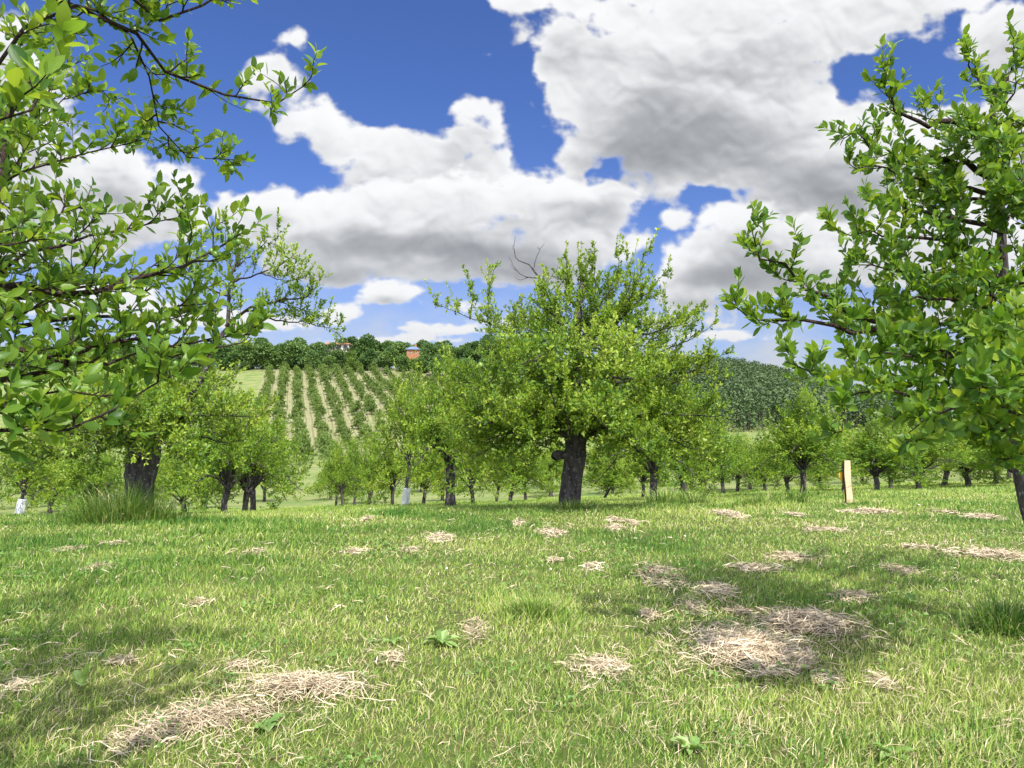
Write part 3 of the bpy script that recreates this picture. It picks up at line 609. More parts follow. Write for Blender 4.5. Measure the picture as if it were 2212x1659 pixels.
# ------------------------------------------------------------------ the four large trees
def fruit_mesh():
    mb = MB(); nu, nv = 10, 7; th = np.linspace(0, 2 * np.pi, nu, endpoint=False); ph = np.linspace(.12, math.pi - .12, nv)
    V = np.stack([np.outer(np.sin(ph), np.cos(th)), np.outer(np.sin(ph), np.sin(th)), np.repeat(np.cos(ph)[:, None] * 1.22, nu, 1)], -1) * .0125
    V[..., 2] -= .030; i = (np.arange(nv - 1)[:, None] * nu + np.arange(nu)[None]); j = (np.arange(nv - 1)[:, None] * nu + (np.arange(nu)[None] + 1) % nu)
    mb.add(V, [np.stack([i, j, j + nu, i + nu], -1).reshape(-1, 4)])
    for row, zz in ((V[0], -.030 + .0152), (V[-1], -.030 - .0152)): mb.add(np.vstack([row, [[0, 0, zz]]]), [np.stack([np.arange(nu), (np.arange(nu) + 1) % nu, np.full(nu, nu)], 1)])
    tube(mb, np.array([[0, 0, -.016], [.002, 0, -.007], [0, .001, .003]]), np.array([[.0011, .001, .001]]), 4)
    return mb.mesh('plum', M['fruit'], smooth=True)
FRUIT = fruit_mesh()
def hero(name, base, trunk, limbs, seed, label, cat, group=None, q='hi', lsize=.066, nl=(7, 9), nfruit=0, fat=None, leafm='leaf_near', K=18, sides=20, nshoot=0):
    """limbs: (points, r0, r1, (side shoots per metre, len, len, start), (twigs, len, len), spread, up)"""
    rng = np.random.RandomState(seed); base = np.asarray(base, float); e = empty(name, base)
    tag(e, label, cat, group)
    mb = MB(); trunk_tube(mb, rng, trunk[0], trunk[1], sides, K); mb.build('trunk', M['bark'], e, base, True)
    cand = []; ct = np.asarray(trunk[0][-1], float) * .5 + np.asarray(trunk[0][len(trunk[0]) // 2]) * .5
    for lb in limbs:
        pts, r0, r1, sec, tw, spread, up = lb
        w, B, S, T = limb_set(rng, pts, r0, r1, sec, tw, spread, up, tp=.75 if q == 'hi' else .42)
        mb = MB(); wood_to(mb, w); o = mb.build('branch', M['twig'] if r0 < .035 else M['bark'], e, base, True)
        lf = MB(); rb = None
        leaves(lf, rng, T, nl[0], lsize, .05, q, 52, ctr=ct); leaves(lf, rng, S, nl[1], lsize, .12, q, 56, ctr=ct)
        if nshoot and len(S) > 3:      # bright upright new growth at the outside of the crown
            p0 = S[rng.choice(len(S), nshoot)][:, 4]; dd = nrm(np.array([0, 0, 1.]) + .5 * nrm(p0 - ct) + rng.randn(nshoot, 3) * .2)
            W_ = grow(rng, p0, dd, .18 + .34 * rng.rand(nshoot), 5, .3, .07); tube(lf, W_, np.linspace(.004, .0015, 5)[None], 3, .05)
            leaves(lf, rng, W_, 16, lsize, .05, q, 46, ctr=ct, tip=3, rbase=np.full(nshoot * 19, 1.1))
        k = max(3, int(20 * np.linalg.norm(np.diff(B[0], axis=0), axis=1).sum())); leaves(lf, rng, B[:, 5:], k // 2, lsize, .2, q, 60, ctr=ct)
        ob = lf.build('leaves', M[leafm], o, base, True)
        cand.append(S.reshape(-1, 3)); cand.append(T[:, 1:3].reshape(-1, 3))
    if nfruit:
        c = np.concatenate(cand); d = c - np.array([0, 0, EYE]); v = (c[:, 1] > .8) & (np.abs(c[:, 0] / c[:, 1]) < .72) & (d[:, 2] / c[:, 1] < .6); c = c[v]
        ctr = c[rng.choice(len(c), max(1, nfruit // 3), replace=False)]; nf = 0
        for p in ctr:
            near = c[np.argsort(((c - p) ** 2).sum(1))[:14]]
            for j in rng.choice(len(near), rng.randint(2, 5), replace=False):
                if nf >= nfruit: break
                f = put('plum', FRUIT, e, near[j] - base); f.rotation_euler = (rng.randn() * .3, rng.randn() * .3, rng.rand() * 6); s = .85 + .35 * rng.rand(); f.scale = (s, s, s); nf += 1
    return e, rng
# ---- near left tree: the trunk stands just outside the picture, its branches hang into it
def L_(pts, **k): return [P(*p) for p in pts]
FL = np.array((-2.55, 2.35, 1.25))
NL = [  # points (px, py, distance)
 ([(-150, -120, 2.3), (120, 10, 2.7), (290, 70, 3.0), (420, 165, 3.15), (505, 207, 3.2), (590, 213, 3.25), (668, 178, 3.3)], .020, .0025, (7, .16, .34, .2), (1, .10, .18)),
 ([(-80, -100, 2.5), (220, -40, 2.8), (360, 40, 3.0), (440, 5, 3.05), (500, -30, 3.1)], .018, .004, (7, .18, .36, .2), (2, .10, .2)),
 ([(150, 20, 2.7), (262, 60, 2.95), (320, 170, 3.1), (350, 270, 3.2), (395, 340, 3.3), (440, 352, 3.35), (505, 345, 3.4)], .010, .002, (9, .16, .30, .1), (2, .08, .14)),
 ([(-120, 420, 3.2), (20, 390, 3.4), (130, 350, 3.5), (230, 325, 3.6), (325, 298, 3.7)], .014, .002, (9, .2, .4, .1), (2, .1, .16)),
 ([(-150, 480, 3.8), (20, 380, 4.0), (90, 250, 4.1), (150, 130, 4.2)], .02, .003, (9, .35, .6, .15), (2, .12, .22)),
 ([(-150, 400, 3.9), (40, 300, 4.1), (130, 220, 4.2), (225, 195, 4.3)], .016, .002, (9, .25, .5, .1), (2, .1, .2)),
 ([(-130, 330, 1.5), (-30, 270, 1.45), (60, 215, 1.5), (110, 150, 1.6)], .008, .002, (9, .12, .22, .1), (1, .08, .12)),
 ([(-60, 560, 2.9), (0, 470, 3.1), (5, 350, 3.2), (30, 200, 3.4), (60, 60, 3.6)], .022, .004, (8, .25, .45, .1), (2, .1, .18)),
 ([(-200, 640, 2.5), (40, 606, 2.6), (180, 630, 2.7), (300, 605, 2.8), (400, 575, 2.9), (500, 520, 3.0)], .026, .003, (9, .25, .45, .12), (2, .12, .2)),
 ([(-120, 770, 2.3), (60, 765, 2.5), (240, 745, 2.7), (400, 745, 2.9), (545, 722, 3.0)], .018, .0025, (9, .2, .36, .12), (2, .1, .18)),
 ([(-100, 950, 2.1), (110, 930, 2.2), (210, 882, 2.25), (300, 840, 2.35), (385, 805, 2.4)], .012, .0022, (9, .14, .26, .12), (2, .08, .14)),
 ([(-80, 850, 2.0), (20, 880, 2.1), (75, 925, 2.15), (120, 955, 2.2)], .010, .002, (9, .12, .22, .12), (2, .07, .12)),
 ([(-100, 640, 2.9), (60, 560, 3.1), (200, 510, 3.2), (310, 490, 3.3), (395, 468, 3.35)], .016, .002, (9, .22, .42, .12), (2, .1, .18)),
 ([(-80, 720, 2.6), (100, 690, 2.8), (300, 690, 3.0), (465, 655, 3.1)], .018, .0025, (9, .22, .42, .12), (2, .1, .2)),
 ([(-80, 850, 2.4), (130, 800, 2.6), (320, 765, 2.8), (440, 790, 2.9)], .016, .002, (9, .2, .36, .12), (2, .1, .18)),
 ([(-120, 560, 2.3), (0, 540, 2.5), (110, 480, 2.7), (190, 440, 2.8)], .014, .002, (9, .2, .38, .12), (2, .1, .18)),
 ([(-120, 680, 3.2), (60, 650, 3.5), (220, 600, 3.7), (350, 560, 3.8)], .02, .003, (9, .3, .5, .12), (2, .12, .2)),
 ([(-120, 800, 3.0), (80, 830, 3.3), (250, 860, 3.5)], .016, .003, (9, .25, .4, .12), (2, .1, .18))]
def near_left():
    b = np.array((-2.75, 2.2, H1(-2.75, 2.2)))
    tr = ([b - (0, 0, .2), b + (.03, .03, .6), FL, FL + (.05, .1, .7), FL + (.15, .25, 1.6)], [.16, .13, .11, .08, .05])
    lim = []
    for pts, r0, r1, sec, tw in NL:
        w = L_(pts); k = np.clip((w[0][2] - FL[2]) * .45, 0, 1.3); st = FL + np.array([.05, .08, k])
        lim.append(([st, (st + w[0]) / 2 + (0, 0, .03)] + w, r0, r1, (sec[0], sec[1], sec[2], max(sec[3], .3)), tw, 52, .22))
    hero('plum_tree', b, tr, lim, 21, 'near plum tree at the left edge, leafy branches with green plums hanging into view', 'tree', 'fruit trees of the near orchard', lsize=.055, nl=(6, 7), nfruit=60)
near_left()
FR = G(2300, 1362)
NR = [
 ([(2150, 300, 5.0), (2060, 264, 4.9), (1985, 264, 4.8), (1930, 232, 4.75), (1918, 165, 4.7)], .030, .003, (9, .25, .5, .2), (2, .1, .2)),
 ([(2150, 220, 5.1), (2110, 170, 5.1), (2082, 118, 5.1)], .016, .002, (9, .15, .3, .2), (2, .1, .18)),
 ([(2150, 200, 5.1), (2185, 150, 5.1), (2205, 92, 5.1)], .016, .002, (9, .15, .3, .2), (2, .1, .18)),
 ([(2150, 270, 5.1), (2230, 260, 5.0), (2330, 200, 4.9)], .025, .003, (9, .3, .5, .2), (2, .1, .2)),
 ([(2155, 390, 5.0), (2060, 350, 4.8), (1960, 335, 4.7), (1880, 320, 4.6), (1845, 282, 4.6)], .024, .003, (9, .25, .45, .15), (2, .1, .2)),
 ([(2155, 420, 5.0), (2040, 400, 4.7), (1930, 370, 4.6), (1830, 352, 4.5)], .020, .002, (9, .22, .42, .15), (2, .1, .18)),
 ([(2165, 500, 5.0), (2030, 470, 4.6), (1930, 445, 4.5), (1890, 440, 4.4)], .022, .003, (9, .25, .45, .15), (2, .1, .2)),
 ([(2168, 560, 5.0), (2040, 520, 4.6), (1920, 510, 4.4), (1805, 495, 4.3)], .020, .002, (9, .22, .42, .15), (2, .1, .18)),
 ([(2175, 600, 5.0), (2100, 590, 4.7), (1980, 590, 4.4), (1850, 572, 4.3)], .022, .003, (9, .25, .42, .15), (2, .1, .18)),
 ([(2185, 780, 5.0), (2080, 770, 4.8), (1930, 715, 4.5), (1800, 650, 4.4), (1712, 588, 4.3), (1655, 552, 4.25), (1622, 492, 4.2)], .034, .003, (8, .25, .5, .2), (2, .1, .2)),
 ([(2190, 830, 5.0), (2050, 770, 4.7), (1900, 720, 4.4), (1780, 698, 4.2), (1690, 690, 4.1), (1620, 695, 4.05), (1585, 657, 4.0)], .034, .003, (8, .22, .45, .2), (2, .1, .2)),
 ([(2195, 880, 4.9), (2060, 850, 4.3), (1920, 830, 3.9), (1800, 815, 3.7), (1695, 780, 3.6)], .026, .0025, (9, .2, .4, .15), (2, .1, .18)),
 ([(2195, 900, 4.8), (2050, 870, 4.0), (1930, 850, 3.6), (1830, 850, 3.5), (1818, 935, 3.45)], .020, .002, (8, .18, .32, .2), (2, .08, .15)),
 ([(2250, 900, 4.4), (2200, 890, 3.2), (2110, 880, 2.9), (2020, 890, 2.8), (1950, 945, 2.8)], .020, .0022, (9, .15, .28, .3), (2, .08, .14)),
 ([(2260, 800, 4.2), (2250, 820, 3.0), (2180, 830, 2.6), (2090, 840, 2.5)], .018, .002, (10, .14, .26, .35), (2, .08, .14)),
 ([(2200, 900, 4.9), (2190, 930, 4.0), (2100, 920, 3.5), (2010, 930, 3.4)], .018, .002, (9, .18, .32, .2), (2, .08, .16)),
 ([(2180, 700, 5.0), (2120, 660, 4.6), (2020, 640, 4.3), (1930, 650, 4.2)], .022, .003, (9, .25, .42, .15), (2, .1, .18)),
 ([(2185, 760, 5.0), (2110, 740, 4.4), (2000, 770, 4.0), (1890, 770, 3.8)], .022, .003, (9, .22, .4, .15), (2, .1, .18)),
 ([(2170, 650, 5.0), (2230, 560, 4.6), (2250, 460, 4.4), (2200, 380, 4.3)], .024, .003, (9, .25, .45, .15), (2, .1, .2)),
 ([(2200, 700, 4.9), (2240, 700, 3.8), (2200, 740, 3.3), (2120, 760, 3.2)], .02, .003, (9, .2, .34, .3), (2, .1, .16)),
 ([(2200, 900, 4.9), (2260, 950, 4.2), (2220, 985, 3.6), (2150, 990, 3.4)], .016, .002, (8, .16, .28, .3), (2, .08, .14)),
 ([(2175, 470, 5.0), (2120, 430, 4.8), (2060, 440, 4.7), (2000, 420, 4.6)], .02, .003, (9, .22, .4, .15), (2, .1, .18)),
 ([(2190, 800, 5.0), (2400, 700, 5.2), (2650, 640, 5.6)], .034, .003, (8, .25, .5, .2), (2, .1, .2)),
 ([(2170, 640, 5.0), (2350, 500, 5.6), (2520, 380, 6.2)], .030, .003, (8, .25, .5, .2), (2, .1, .2)),
 ([(2160, 430, 5.0), (2320, 300, 5.4), (2450, 180, 5.8)], .026, .003, (8, .25, .5, .2), (2, .1, .2)),
 ([(2190, 820, 5.0), (2420, 820, 4.6), (2700, 800, 4.3)], .030, .003, (8, .25, .5, .2), (2, .1, .2)),
 ([(2185, 780, 5.0), (2330, 740, 6.0), (2420, 700, 7.0)], .030, .003, (8, .25, .5, .2), (2, .1, .2)),
 ([(2148, 250, 5.05), (2130, 300, 4.7), (2105, 300, 4.4), (2090, 255, 4.3)], .014, .002, (10, .16, .32, .1), (2, .1, .16)),
 ([(2152, 330, 5.0), (2175, 360, 4.6), (2160, 350, 4.2), (2150, 300, 4.0)], .014, .002, (10, .16, .32, .1), (2, .1, .16)),
 ([(2146, 240, 5.05), (2165, 230, 4.7), (2190, 200, 4.5), (2195, 150, 4.4)], .014, .002, (10, .16, .32, .1), (2, .1, .16)),
 ([(2155, 420, 5.0), (2195, 430, 4.5), (2180, 420, 4.1)], .014, .002, (10, .18, .34, .1), (2, .1, .16)),
 ([(2165, 600, 5.0), (2150, 640, 4.5), (2130, 620, 4.1), (2110, 580, 4.0)], .014, .002, (10, .18, .34, .1), (2, .1, .16)),
 ([(2180, 760, 5.0), (2160, 740, 4.4), (2140, 700, 4.0)], .014, .002, (10, .18, .34, .1), (2, .1, .16)),
 ([(2150, 300, 5.05), (2200, 320, 4.9), (2240, 350, 4.7)], .014, .002, (10, .2, .36, .1), (2, .1, .16)),
 ([(2150, 640, 5.05), (2080, 690, 5.2), (1980, 700, 5.3), (1900, 610, 5.4)], .022, .003, (8, .3, .5, .15), (2, .1, .2))]
def near_right():
    b = FR
    tr = ([b - (.02, 0, .25), P(2275, 1200, 4.95), P(2222, 1040, 5), P(2192, 860, 5), P(2168, 600, 5), P(2160, 430, 5), P(2142, 290, 5.05), P(2150, 190, 5.1)], [.16, .13, .10, .06, .038, .03, .026, .016])
    lim = [(L_([(a, b_, 5 - (5 - Y) * .74) for a, b_, Y in p]), r0, r1, s, t, 52, .28) for p, r0, r1, s, t in NR]
    hero('plum_tree', b, tr, lim, 33, 'near plum tree filling the right edge, dense leaves with green plums, long branches reaching left', 'tree', 'fruit trees of the near orchard', lsize=.068, nl=(8, 9), nfruit=80)
near_right()
def shoot(pts, r, n=10): return (pts, r, .003, (7, .14, .3, .1), (1, .08, .14), 45, .45)
def limbs_round(rng, fork, Y, specs):
    """specs: end (px, py, dY), rise; the limb curves from the fork to its end"""
    out = []
    for px, py, dy, rise, r0 in specs:
        e = P(px, py, Y + dy); m = fork + (e - fork) * .5 + np.array([0, 0, rise]); a = fork + (e - fork) * .12 + np.array([0, 0, rise * .45 + .06])
        out.append(([fork + np.array([0, 0, -.04]), a, m, e], r0, .006, (10.5, .40, .92, .16), (8, .16, .34), 58, .34))
    return out
def centre_tree():
    rng = np.random.RandomState(4); Y = 11.8; b = G(1226, 1101); Y = b[1]
    tr = ([b - (0, 0, .2), P(1231, 1060, Y), P(1240, 1000, Y), P(1243, 955, Y), P(1246, 880, Y), P(1243, 780, Y), P(1248, 690, Y), P(1256, 610, Y)], [.21, .185, .19, .20, .13, .10, .07, .035])
    f = P(1244, 960, Y); f2 = P(1246, 860, Y); f3 = P(1243, 760, Y)
    sp = [(1020, 960, -.3, .30, .06), (1120, 930, -1.6, .35, .06), (1330, 950, -1.4, .30, .05), (1480, 930, .2, .35, .06), (1420, 1000, .9, .3, .05), (1090, 990, 1.0, .35, .05), (1240, 960, 1.8, .4, .05), (1000, 920, -.9, .3, .05), (1550, 900, -.6, .3, .05), (1380, 960, -1.9, .3, .045), (1080, 900, -1.9, .3, .045), (1500, 960, -.5, .3, .05), (1300, 900, -2.2, .3, .04), (1010, 1000, -.2, .45, .04), (1530, 980, .3, .35, .04), (1440, 1000, -1.0, .35, .04), (980, 960, .7, .3, .04)]
    lim = limbs_round(rng, f, Y, sp)
    sp2 = [(985, 830, .5, .15, .05), (1540, 800, -.2, .10, .05), (1080, 800, -1.5, .2, .045), (1400, 820, -1.5, .2, .045), (1500, 880, .9, .1, .045), (1010, 890, -.8, .2, .045), (1300, 820, 1.8, .2, .04), (1100, 850, 1.5, .2, .04), (1440, 760, 1.0, .1, .04)]
    lim += limbs_round(rng, f2, Y, sp2)
    sp3 = [(1060, 720, -.5, .05, .04), (1170, 650, -.8, .05, .035), (1320, 620, -.4, .0, .035), (1400, 640, .2, .0, .04), (1480, 700, -.3, .0, .04), (1250, 600, .4, .0, .035), (1130, 700, 1.0, .05, .035), (1350, 680, 1.1, .0, .035), (1120, 790, -1.9, .1, .035), (1340, 770, -1.8, .1, .035)]
    lim += limbs_round(rng, f3, Y, sp3)
    # the shoots that make its outline
    for pts in ([(1150, 760, -.2), (1090, 712, -.2), (1010, 685, -.2), (937, 655, -.2)], [(1060, 720, -.1), (1056, 650, -.1), (1067, 576, -.1)], [(1015, 690, 0), (1020, 650, 0), (1012, 615, 0)], [(985, 680, 0), (980, 650, 0)], [(1225, 700, 0), (1222, 620, 0), (1222, 548, 0)], [(1290, 680, 0), (1285, 600, 0), (1284, 527, 0)], [(1300, 690, .2), (1330, 610, .2), (1338, 545, .2)], [(1310, 700, -.2), (1370, 630, -.2), (1393, 545, -.2)], [(1330, 700, 0), (1390, 640, 0), (1437, 585, 0)], [(1400, 740, .1), (1480, 690, .1), (1525, 665, .1)], [(1420, 760, 0), (1500, 730, 0), (1535, 705, 0)], [(1450, 830, -.3), (1530, 780, -.3), (1572, 762, -.3)], [(1180, 700, 0), (1170, 650, 0), (1178, 590, 0)], [(1110, 720, .1), (1112, 690, .1), (1110, 660, .1)], [(1255, 690, .2), (1255, 620, .2), (1250, 570, .2)], [(1345, 660, 0), (1362, 600, 0), (1352, 560, 0)], [(1080, 880, -1.2), (1060, 830, -1.3), (1085, 770, -1.3)], [(1200, 880, -1.7), (1190, 830, -1.8), (1205, 770, -1.8)], [(1230, 930, -1.8), (1220, 880, -1.9), (1232, 830, -1.9)]):
        lim.append(shoot([P(x, y, Y + d) for x, y, d in pts], .014))
    e, rng = hero('plum_tree', b, tr, lim, 44, 'big old plum tree with a thick dark trunk in the middle of the view', 'tree', 'fruit trees of the near orchard', q='mid', lsize=.076, nl=(8, 11), leafm='leaf', K=30, sides=28, nshoot=4)
    mb = MB()
    for pts, r in (([(1238, 740), (1205, 690), (1185, 640), (1163, 600), (1150, 580)], (.035, .018)), ([(1150, 580), (1138, 568), (1118, 562), (1111, 540), (1113, 508)], (.013, .003)), ([(1163, 600), (1140, 600), (1118, 585), (1098, 555)], (.012, .003)), ([(1152, 582), (1158, 560), (1166, 540), (1176, 525)], (.010, .003)), ([(1118, 585), (1108, 580), (1104, 570)], (.006, .002)), ([(1111, 545), (1107, 530)], (.005, .002)), ([(1166, 540), (1160, 532)], (.005, .002)), ([(1175, 620), (1190, 600), (1205, 575)], (.008, .002)), ([(1140, 600), (1125, 604), (1112, 598)], (.007, .002)), ([(1205, 690), (1180, 690)], (.008, .003))):
        B = smooth_path([P(x, y, Y - .1) for x, y in pts], 9); B[1:-1] += rng.randn(7, 3) * .008; tube(mb, B, np.linspace(*r, 9)[None], 6)
    o = mb.build('dead_branch', M['dead'], e, b, True); o['label'] = 'bare grey dead branch standing out of the crown'
    # sawn stub of a lost limb
    mb = MB(); tube(mb, smooth_path([P(1228, 985, Y - .1), P(1205, 982, Y - .15), P(1196, 990, Y - .2)], 6), np.array([[.07, .075, .085, .09, .088, .06]]), 10); mb.build('limb_stub', M['bark'], e, b, True)
centre_tree()
def left_mid_tree():
    b = G(298, 1118); Y = b[1]
    tr = ([b - (0, 0, .2), P(300, 1080, Y), P(304, 1030, Y), P(310, 985, Y), P(320, 930, Y)], [.24, .20, .22, .26, .16])
    f = P(306, 985, Y); rng = np.random.RandomState(8)
    lim = limbs_round(rng, f, Y, [(130, 900, -.3, .3, .06), (60, 960, .6, .3, .05), (230, 850, -1.3, .4, .05), (180, 780, .4, .3, .06), (330, 900, -1.6, .3, .05), (480, 900, -.6, .3, .05), (500, 960, .5, .25, .05), (420, 840, 1.0, .3, .05), (300, 820, .9, .3, .05), (350, 960, -1.5, .3, .04), (140, 990, -1.0, .3, .04), (230, 940, 1.4, .3, .04), (480, 820, .2, .2, .05), (400, 1000, -1.2, .3, .04), (560, 900, .2, .3, .04), (80, 860, -.2, .3, .05), (250, 900, -1.8, .35, .05), (40, 1010, .3, .3, .04)])
    # the tall limb that carries the sparse top
    main = [P(330, 950, Y), P(385, 890, Y), P(432, 830, Y), (P(452, 780, Y)), P(492, 700, Y), P(492, 640, Y), P(505, 580, Y), P(515, 530, Y)]
    lim.append((main, .075, .012, (3.0, .25, .5, .66), (5, .14, .3), 50, .35))
    up = [([(488, 705), (530, 672), (600, 650), (660, 640), (688, 612)], .030), ([(530, 672), (600, 690), (670, 700), (728, 712)], .018), ([(493, 640), (440, 615), (425, 560), (440, 515)], .016), ([(495, 610), (560, 590), (610, 570), (640, 545)], .018), ([(505, 580), (545, 550), (570, 530), (600, 515)], .014), ([(510, 540), (500, 520), (490, 490)], .010), ([(490, 660), (430, 650), (400, 640)], .012), ([(600, 650), (640, 665), (690, 680)], .010), ([(560, 590), (610, 605), (660, 600)], .010), ([(470, 750), (520, 740), (560, 700)], .016)]
    for i, (pts, r) in enumerate(up):
        lim.append(([P(x, y, Y + .25 * math.sin(i * 2.1) * (k > 0)) for k, (x, y) in enumerate(pts)], r, .003, (8, .25, .5, .15), (4, .12, .24), 50, .4))
    hero('plum_tree', b, tr, lim, 55, 'old plum tree with a forked trunk in long grass and one bent, sparse limb', 'tree', 'fruit trees of the near orchard', q='mid', lsize=.072, nl=(7, 9), leafm='leaf', K=14, sides=22, nshoot=2)
left_mid_tree()
# ------------------------------------------------------------------ trees of the middle distance
PAT = [tree_pattern(100 + i, 3.4, w, th, r, lean=ln, spire=sp, lsize=.088, nlf=8) for i, (w, th, r, ln, sp) in enumerate([(3.3, .66, .095, 0, .7), (2.7, .74, .075, .12, .9), (3.7, .62, .105, -.1, .5), (2.3, .68, .065, .2, 1.1), (3.0, .74, .085, -.15, .8)])]
PAT.append(tree_pattern(131, 3.4, 2.1, 1.0, .05, nl=10, nsec=9, lean=.12, spire=1.1, lsize=.085, nlf=7, upr=.6))
PAT.append(tree_pattern(141, 3.4, 3.0, .90, .125, lean=-.03, spire=.8, lsize=.088, nlf=9))
PATW = (3.3, 2.7, 3.7, 2.3, 3.0, 2.2, 3.0)
GUARD = flat_mat('white_guard', (.72, .72, .74), .6, .06, 15)
def guard_on(e, r, hg, lean):
    mb = MB(); th = np.linspace(0, 2 * np.pi, 12, endpoint=False)
    tube(mb, np.array([[-.01, 0, -.02], [lean * hg * .5, 0, hg * .5], [lean * hg, 0, hg]]), np.array([[r * 1.15, r * 1.05, r]]), 12)
    o = mb.build('trunk_guard', GUARD, None, smooth=True); o.parent = e; o['label'] = 'white tube guard round the young trunk'
TREES = [  # px, distance, top py, crown width px, pattern, label
 (40, 19, 905, 150, 5, 'young plum tree in a white trunk guard at the far left'),
 (485, 18.5, 840, 225, 0, 'plum tree with the thickest trunk of the group right of the old forked tree'),
 (529, 21, 850, 225, 2, 'plum tree in the middle of the group right of the old forked tree'),
 (547, 25, 875, 220, 4, 'plum tree at the back of the group right of the old forked tree'),
 (400, 26, 950, 190, 2, 'pale green low tree seen between the forked trunk and the group right of it'),
 (190, 27, 930, 210, 0, 'low plum tree behind the yellow flowers at left'),
 (105, 34, 925, 170, 4, 'small plum tree right behind the guarded young tree at left'),
 (725, 36, 965, 85, 1, 'first little tree of the cluster beside the grass lane, on its left end'),
 (740, 33, 950, 95, 4, 'second little tree of the cluster beside the grass lane'),
 (766, 38, 945, 95, 0, 'third little tree of the cluster beside the grass lane, set farthest back'),
 (796, 30, 930, 130, 2, 'dark round tree at the right end of the cluster beside the grass lane'),
 (874, 21, 785, 150, 5, 'slender pale tree in a leaning white trunk guard'),
 (848, 27, 930, 130, 4, 'low tree hiding behind the slender guarded tree'),
 (914, 31, 930, 130, 1, 'small tree between the guarded tree and the thick straight trunk'),
 (973, 18.5, 765, 235, 6, 'plum tree with a thick straight dark trunk left of the big centre tree'),
 (1022, 31, 905, 150, 2, 'small tree just right of the thick straight trunk'),
 (1072, 34, 945, 110, 1, 'smallest tree seen under the left boughs of the centre tree'),
 (1101, 27, 905, 160, 1, 'tree with a leaning trunk under the left boughs of the centre tree'),
 (1136, 35, 950, 110, 4, 'thin stemmed tree nearest the left side of the centre trunk'),
 (1304, 25, 1003, 115, 3, 'low bushy little tree right of the centre trunk'),
 (1412, 18, 775, 270, 0, 'wide plum tree with a dark trunk right behind the centre tree'),
 (1388, 31, 940, 130, 1, 'thin trunked tree left of the wide tree behind the centre tree'),
 (1482, 19.5, 850, 210, 4, 'plum tree standing right of the wide tree behind the centre tree'),
 (1523, 26, 900, 170, 2, 'plum tree with tall tufts at its foot, between the wide tree and the lone tree'),
 (1562, 37, 955, 110, 0, 'little tree before the pale field strip, leftmost of four'),
 (1592, 41, 960, 105, 1, 'little tree before the pale field strip, second of four'),
 (1622, 45, 962, 100, 4, 'little tree before the pale field strip, third of four'),
 (1652, 40, 962, 95, 2, 'little tree before the pale field strip, rightmost of four'),
 (1733, 18.5, 842, 215, 1, 'lone plum tree with a pale leaning trunk before the pine hill'),
 (1702, 27, 930, 140, 0, 'plum tree tucked behind the left side of the lone leaning tree'),
 (1775, 36, 945, 130, 2, 'small plum tree behind the right side of the lone leaning tree'),
 (1822, 33, 935, 130, 4, 'plum tree just left of the wooden post'),
 (1893, 28, 930, 160, 1, 'crooked trunk plum tree right of the wooden post'),
 (1925, 35, 930, 130, 0, 'plum tree second right of the wooden post, half hidden'),
 (1985, 30, 922, 175, 2, 'broad plum tree third right of the wooden post'),
 (2040, 36, 930, 150, 4, 'plum tree fourth right of the wooden post'),
 (2092, 32, 928, 170, 0, 'plum tree fifth right of the wooden post, under the near boughs'),
 (2150, 37, 930, 150, 1, 'plum tree sixth right of the wooden post, under the near boughs'),
 (2200, 29, 925, 170, 2, 'plum tree at the right edge beneath the near right tree')]
GRP = 'fruit trees of the middle orchard'
for k, (px, Y, ty, wpx, pi, lab) in enumerate(TREES):
    x = (px - 1106) / F_ * Y; x = px2uv(px, 1080)[0] * Y; z = H1(x, Y); top = P(px, ty, Y)[2]
    sz = max(.45, (top - z) / 3.45 * (1.2 if px > 1780 or 1550 < px < 1700 else 1.)); s = wpx / F_ * Y / PATW[pi] * (1.42 if px > 1780 or 1550 < px < 1700 else 1.12)
    e = place('plum_tree', PAT[pi], (x, Y, z), s, k * 1.7 if pi not in (1, 3) else .3 * math.sin(k), lab, 'tree', GRP, sz)
    if pi == 5: guard_on(e, .105 / s, (.62 if k == 0 else .58) / sz, .14)
NTH = 'first second third fourth fifth sixth seventh eighth ninth tenth eleventh twelfth thirteenth fourteenth fifteenth sixteenth seventeenth eighteenth nineteenth twentieth'.split()
def nth(i): return NTH[i] if i < 20 else ('twenty-' + NTH[i - 20] if i < 29 else ('thirtieth' if i == 29 else 'thirty-' + NTH[i - 30]))
PATM = [tree_pattern(150 + i, 3.2, 3.4, .8, .12, nl=10, nsec=9, ntw=5, nlf=6, lsize=.15, spire=.7, q='lo', mats=('leaf', 'bark_far'), sides=7) for i in range(3)]
rg = np.random.RandomState(12)
for ri, Y in enumerate((48, 54, 61, 69, 78)):
    xs = np.arange(-.72 * Y, .74 * Y, 5.2); cl = 0; crr = 0
    for x in xs:
        x = x + rg.randn() * .5; px = 1106 + x / Y * F_
        if 585 < px < 715 or (px < 560 and ri > 2) or (720 < px < 1180 and ri in (1, 3)): continue
        left = px < 650
        if left: cl += 1; lab = 'small valley tree, %s from the left in the %s orchard row left of the lane' % (nth(cl - 1), nth(ri))
        else: crr += 1; lab = 'small valley tree, %s right of the lane in the %s orchard row' % (nth(crr - 1), nth(ri))
        s = .85 + .25 * rg.rand(); place('orchard_tree', PATM[rg.randint(3)], (x, Y, H1(x, Y)), s, rg.rand() * 6, lab, 'tree', 'trees of the valley rows', s * (.9 + .15 * rg.rand()))
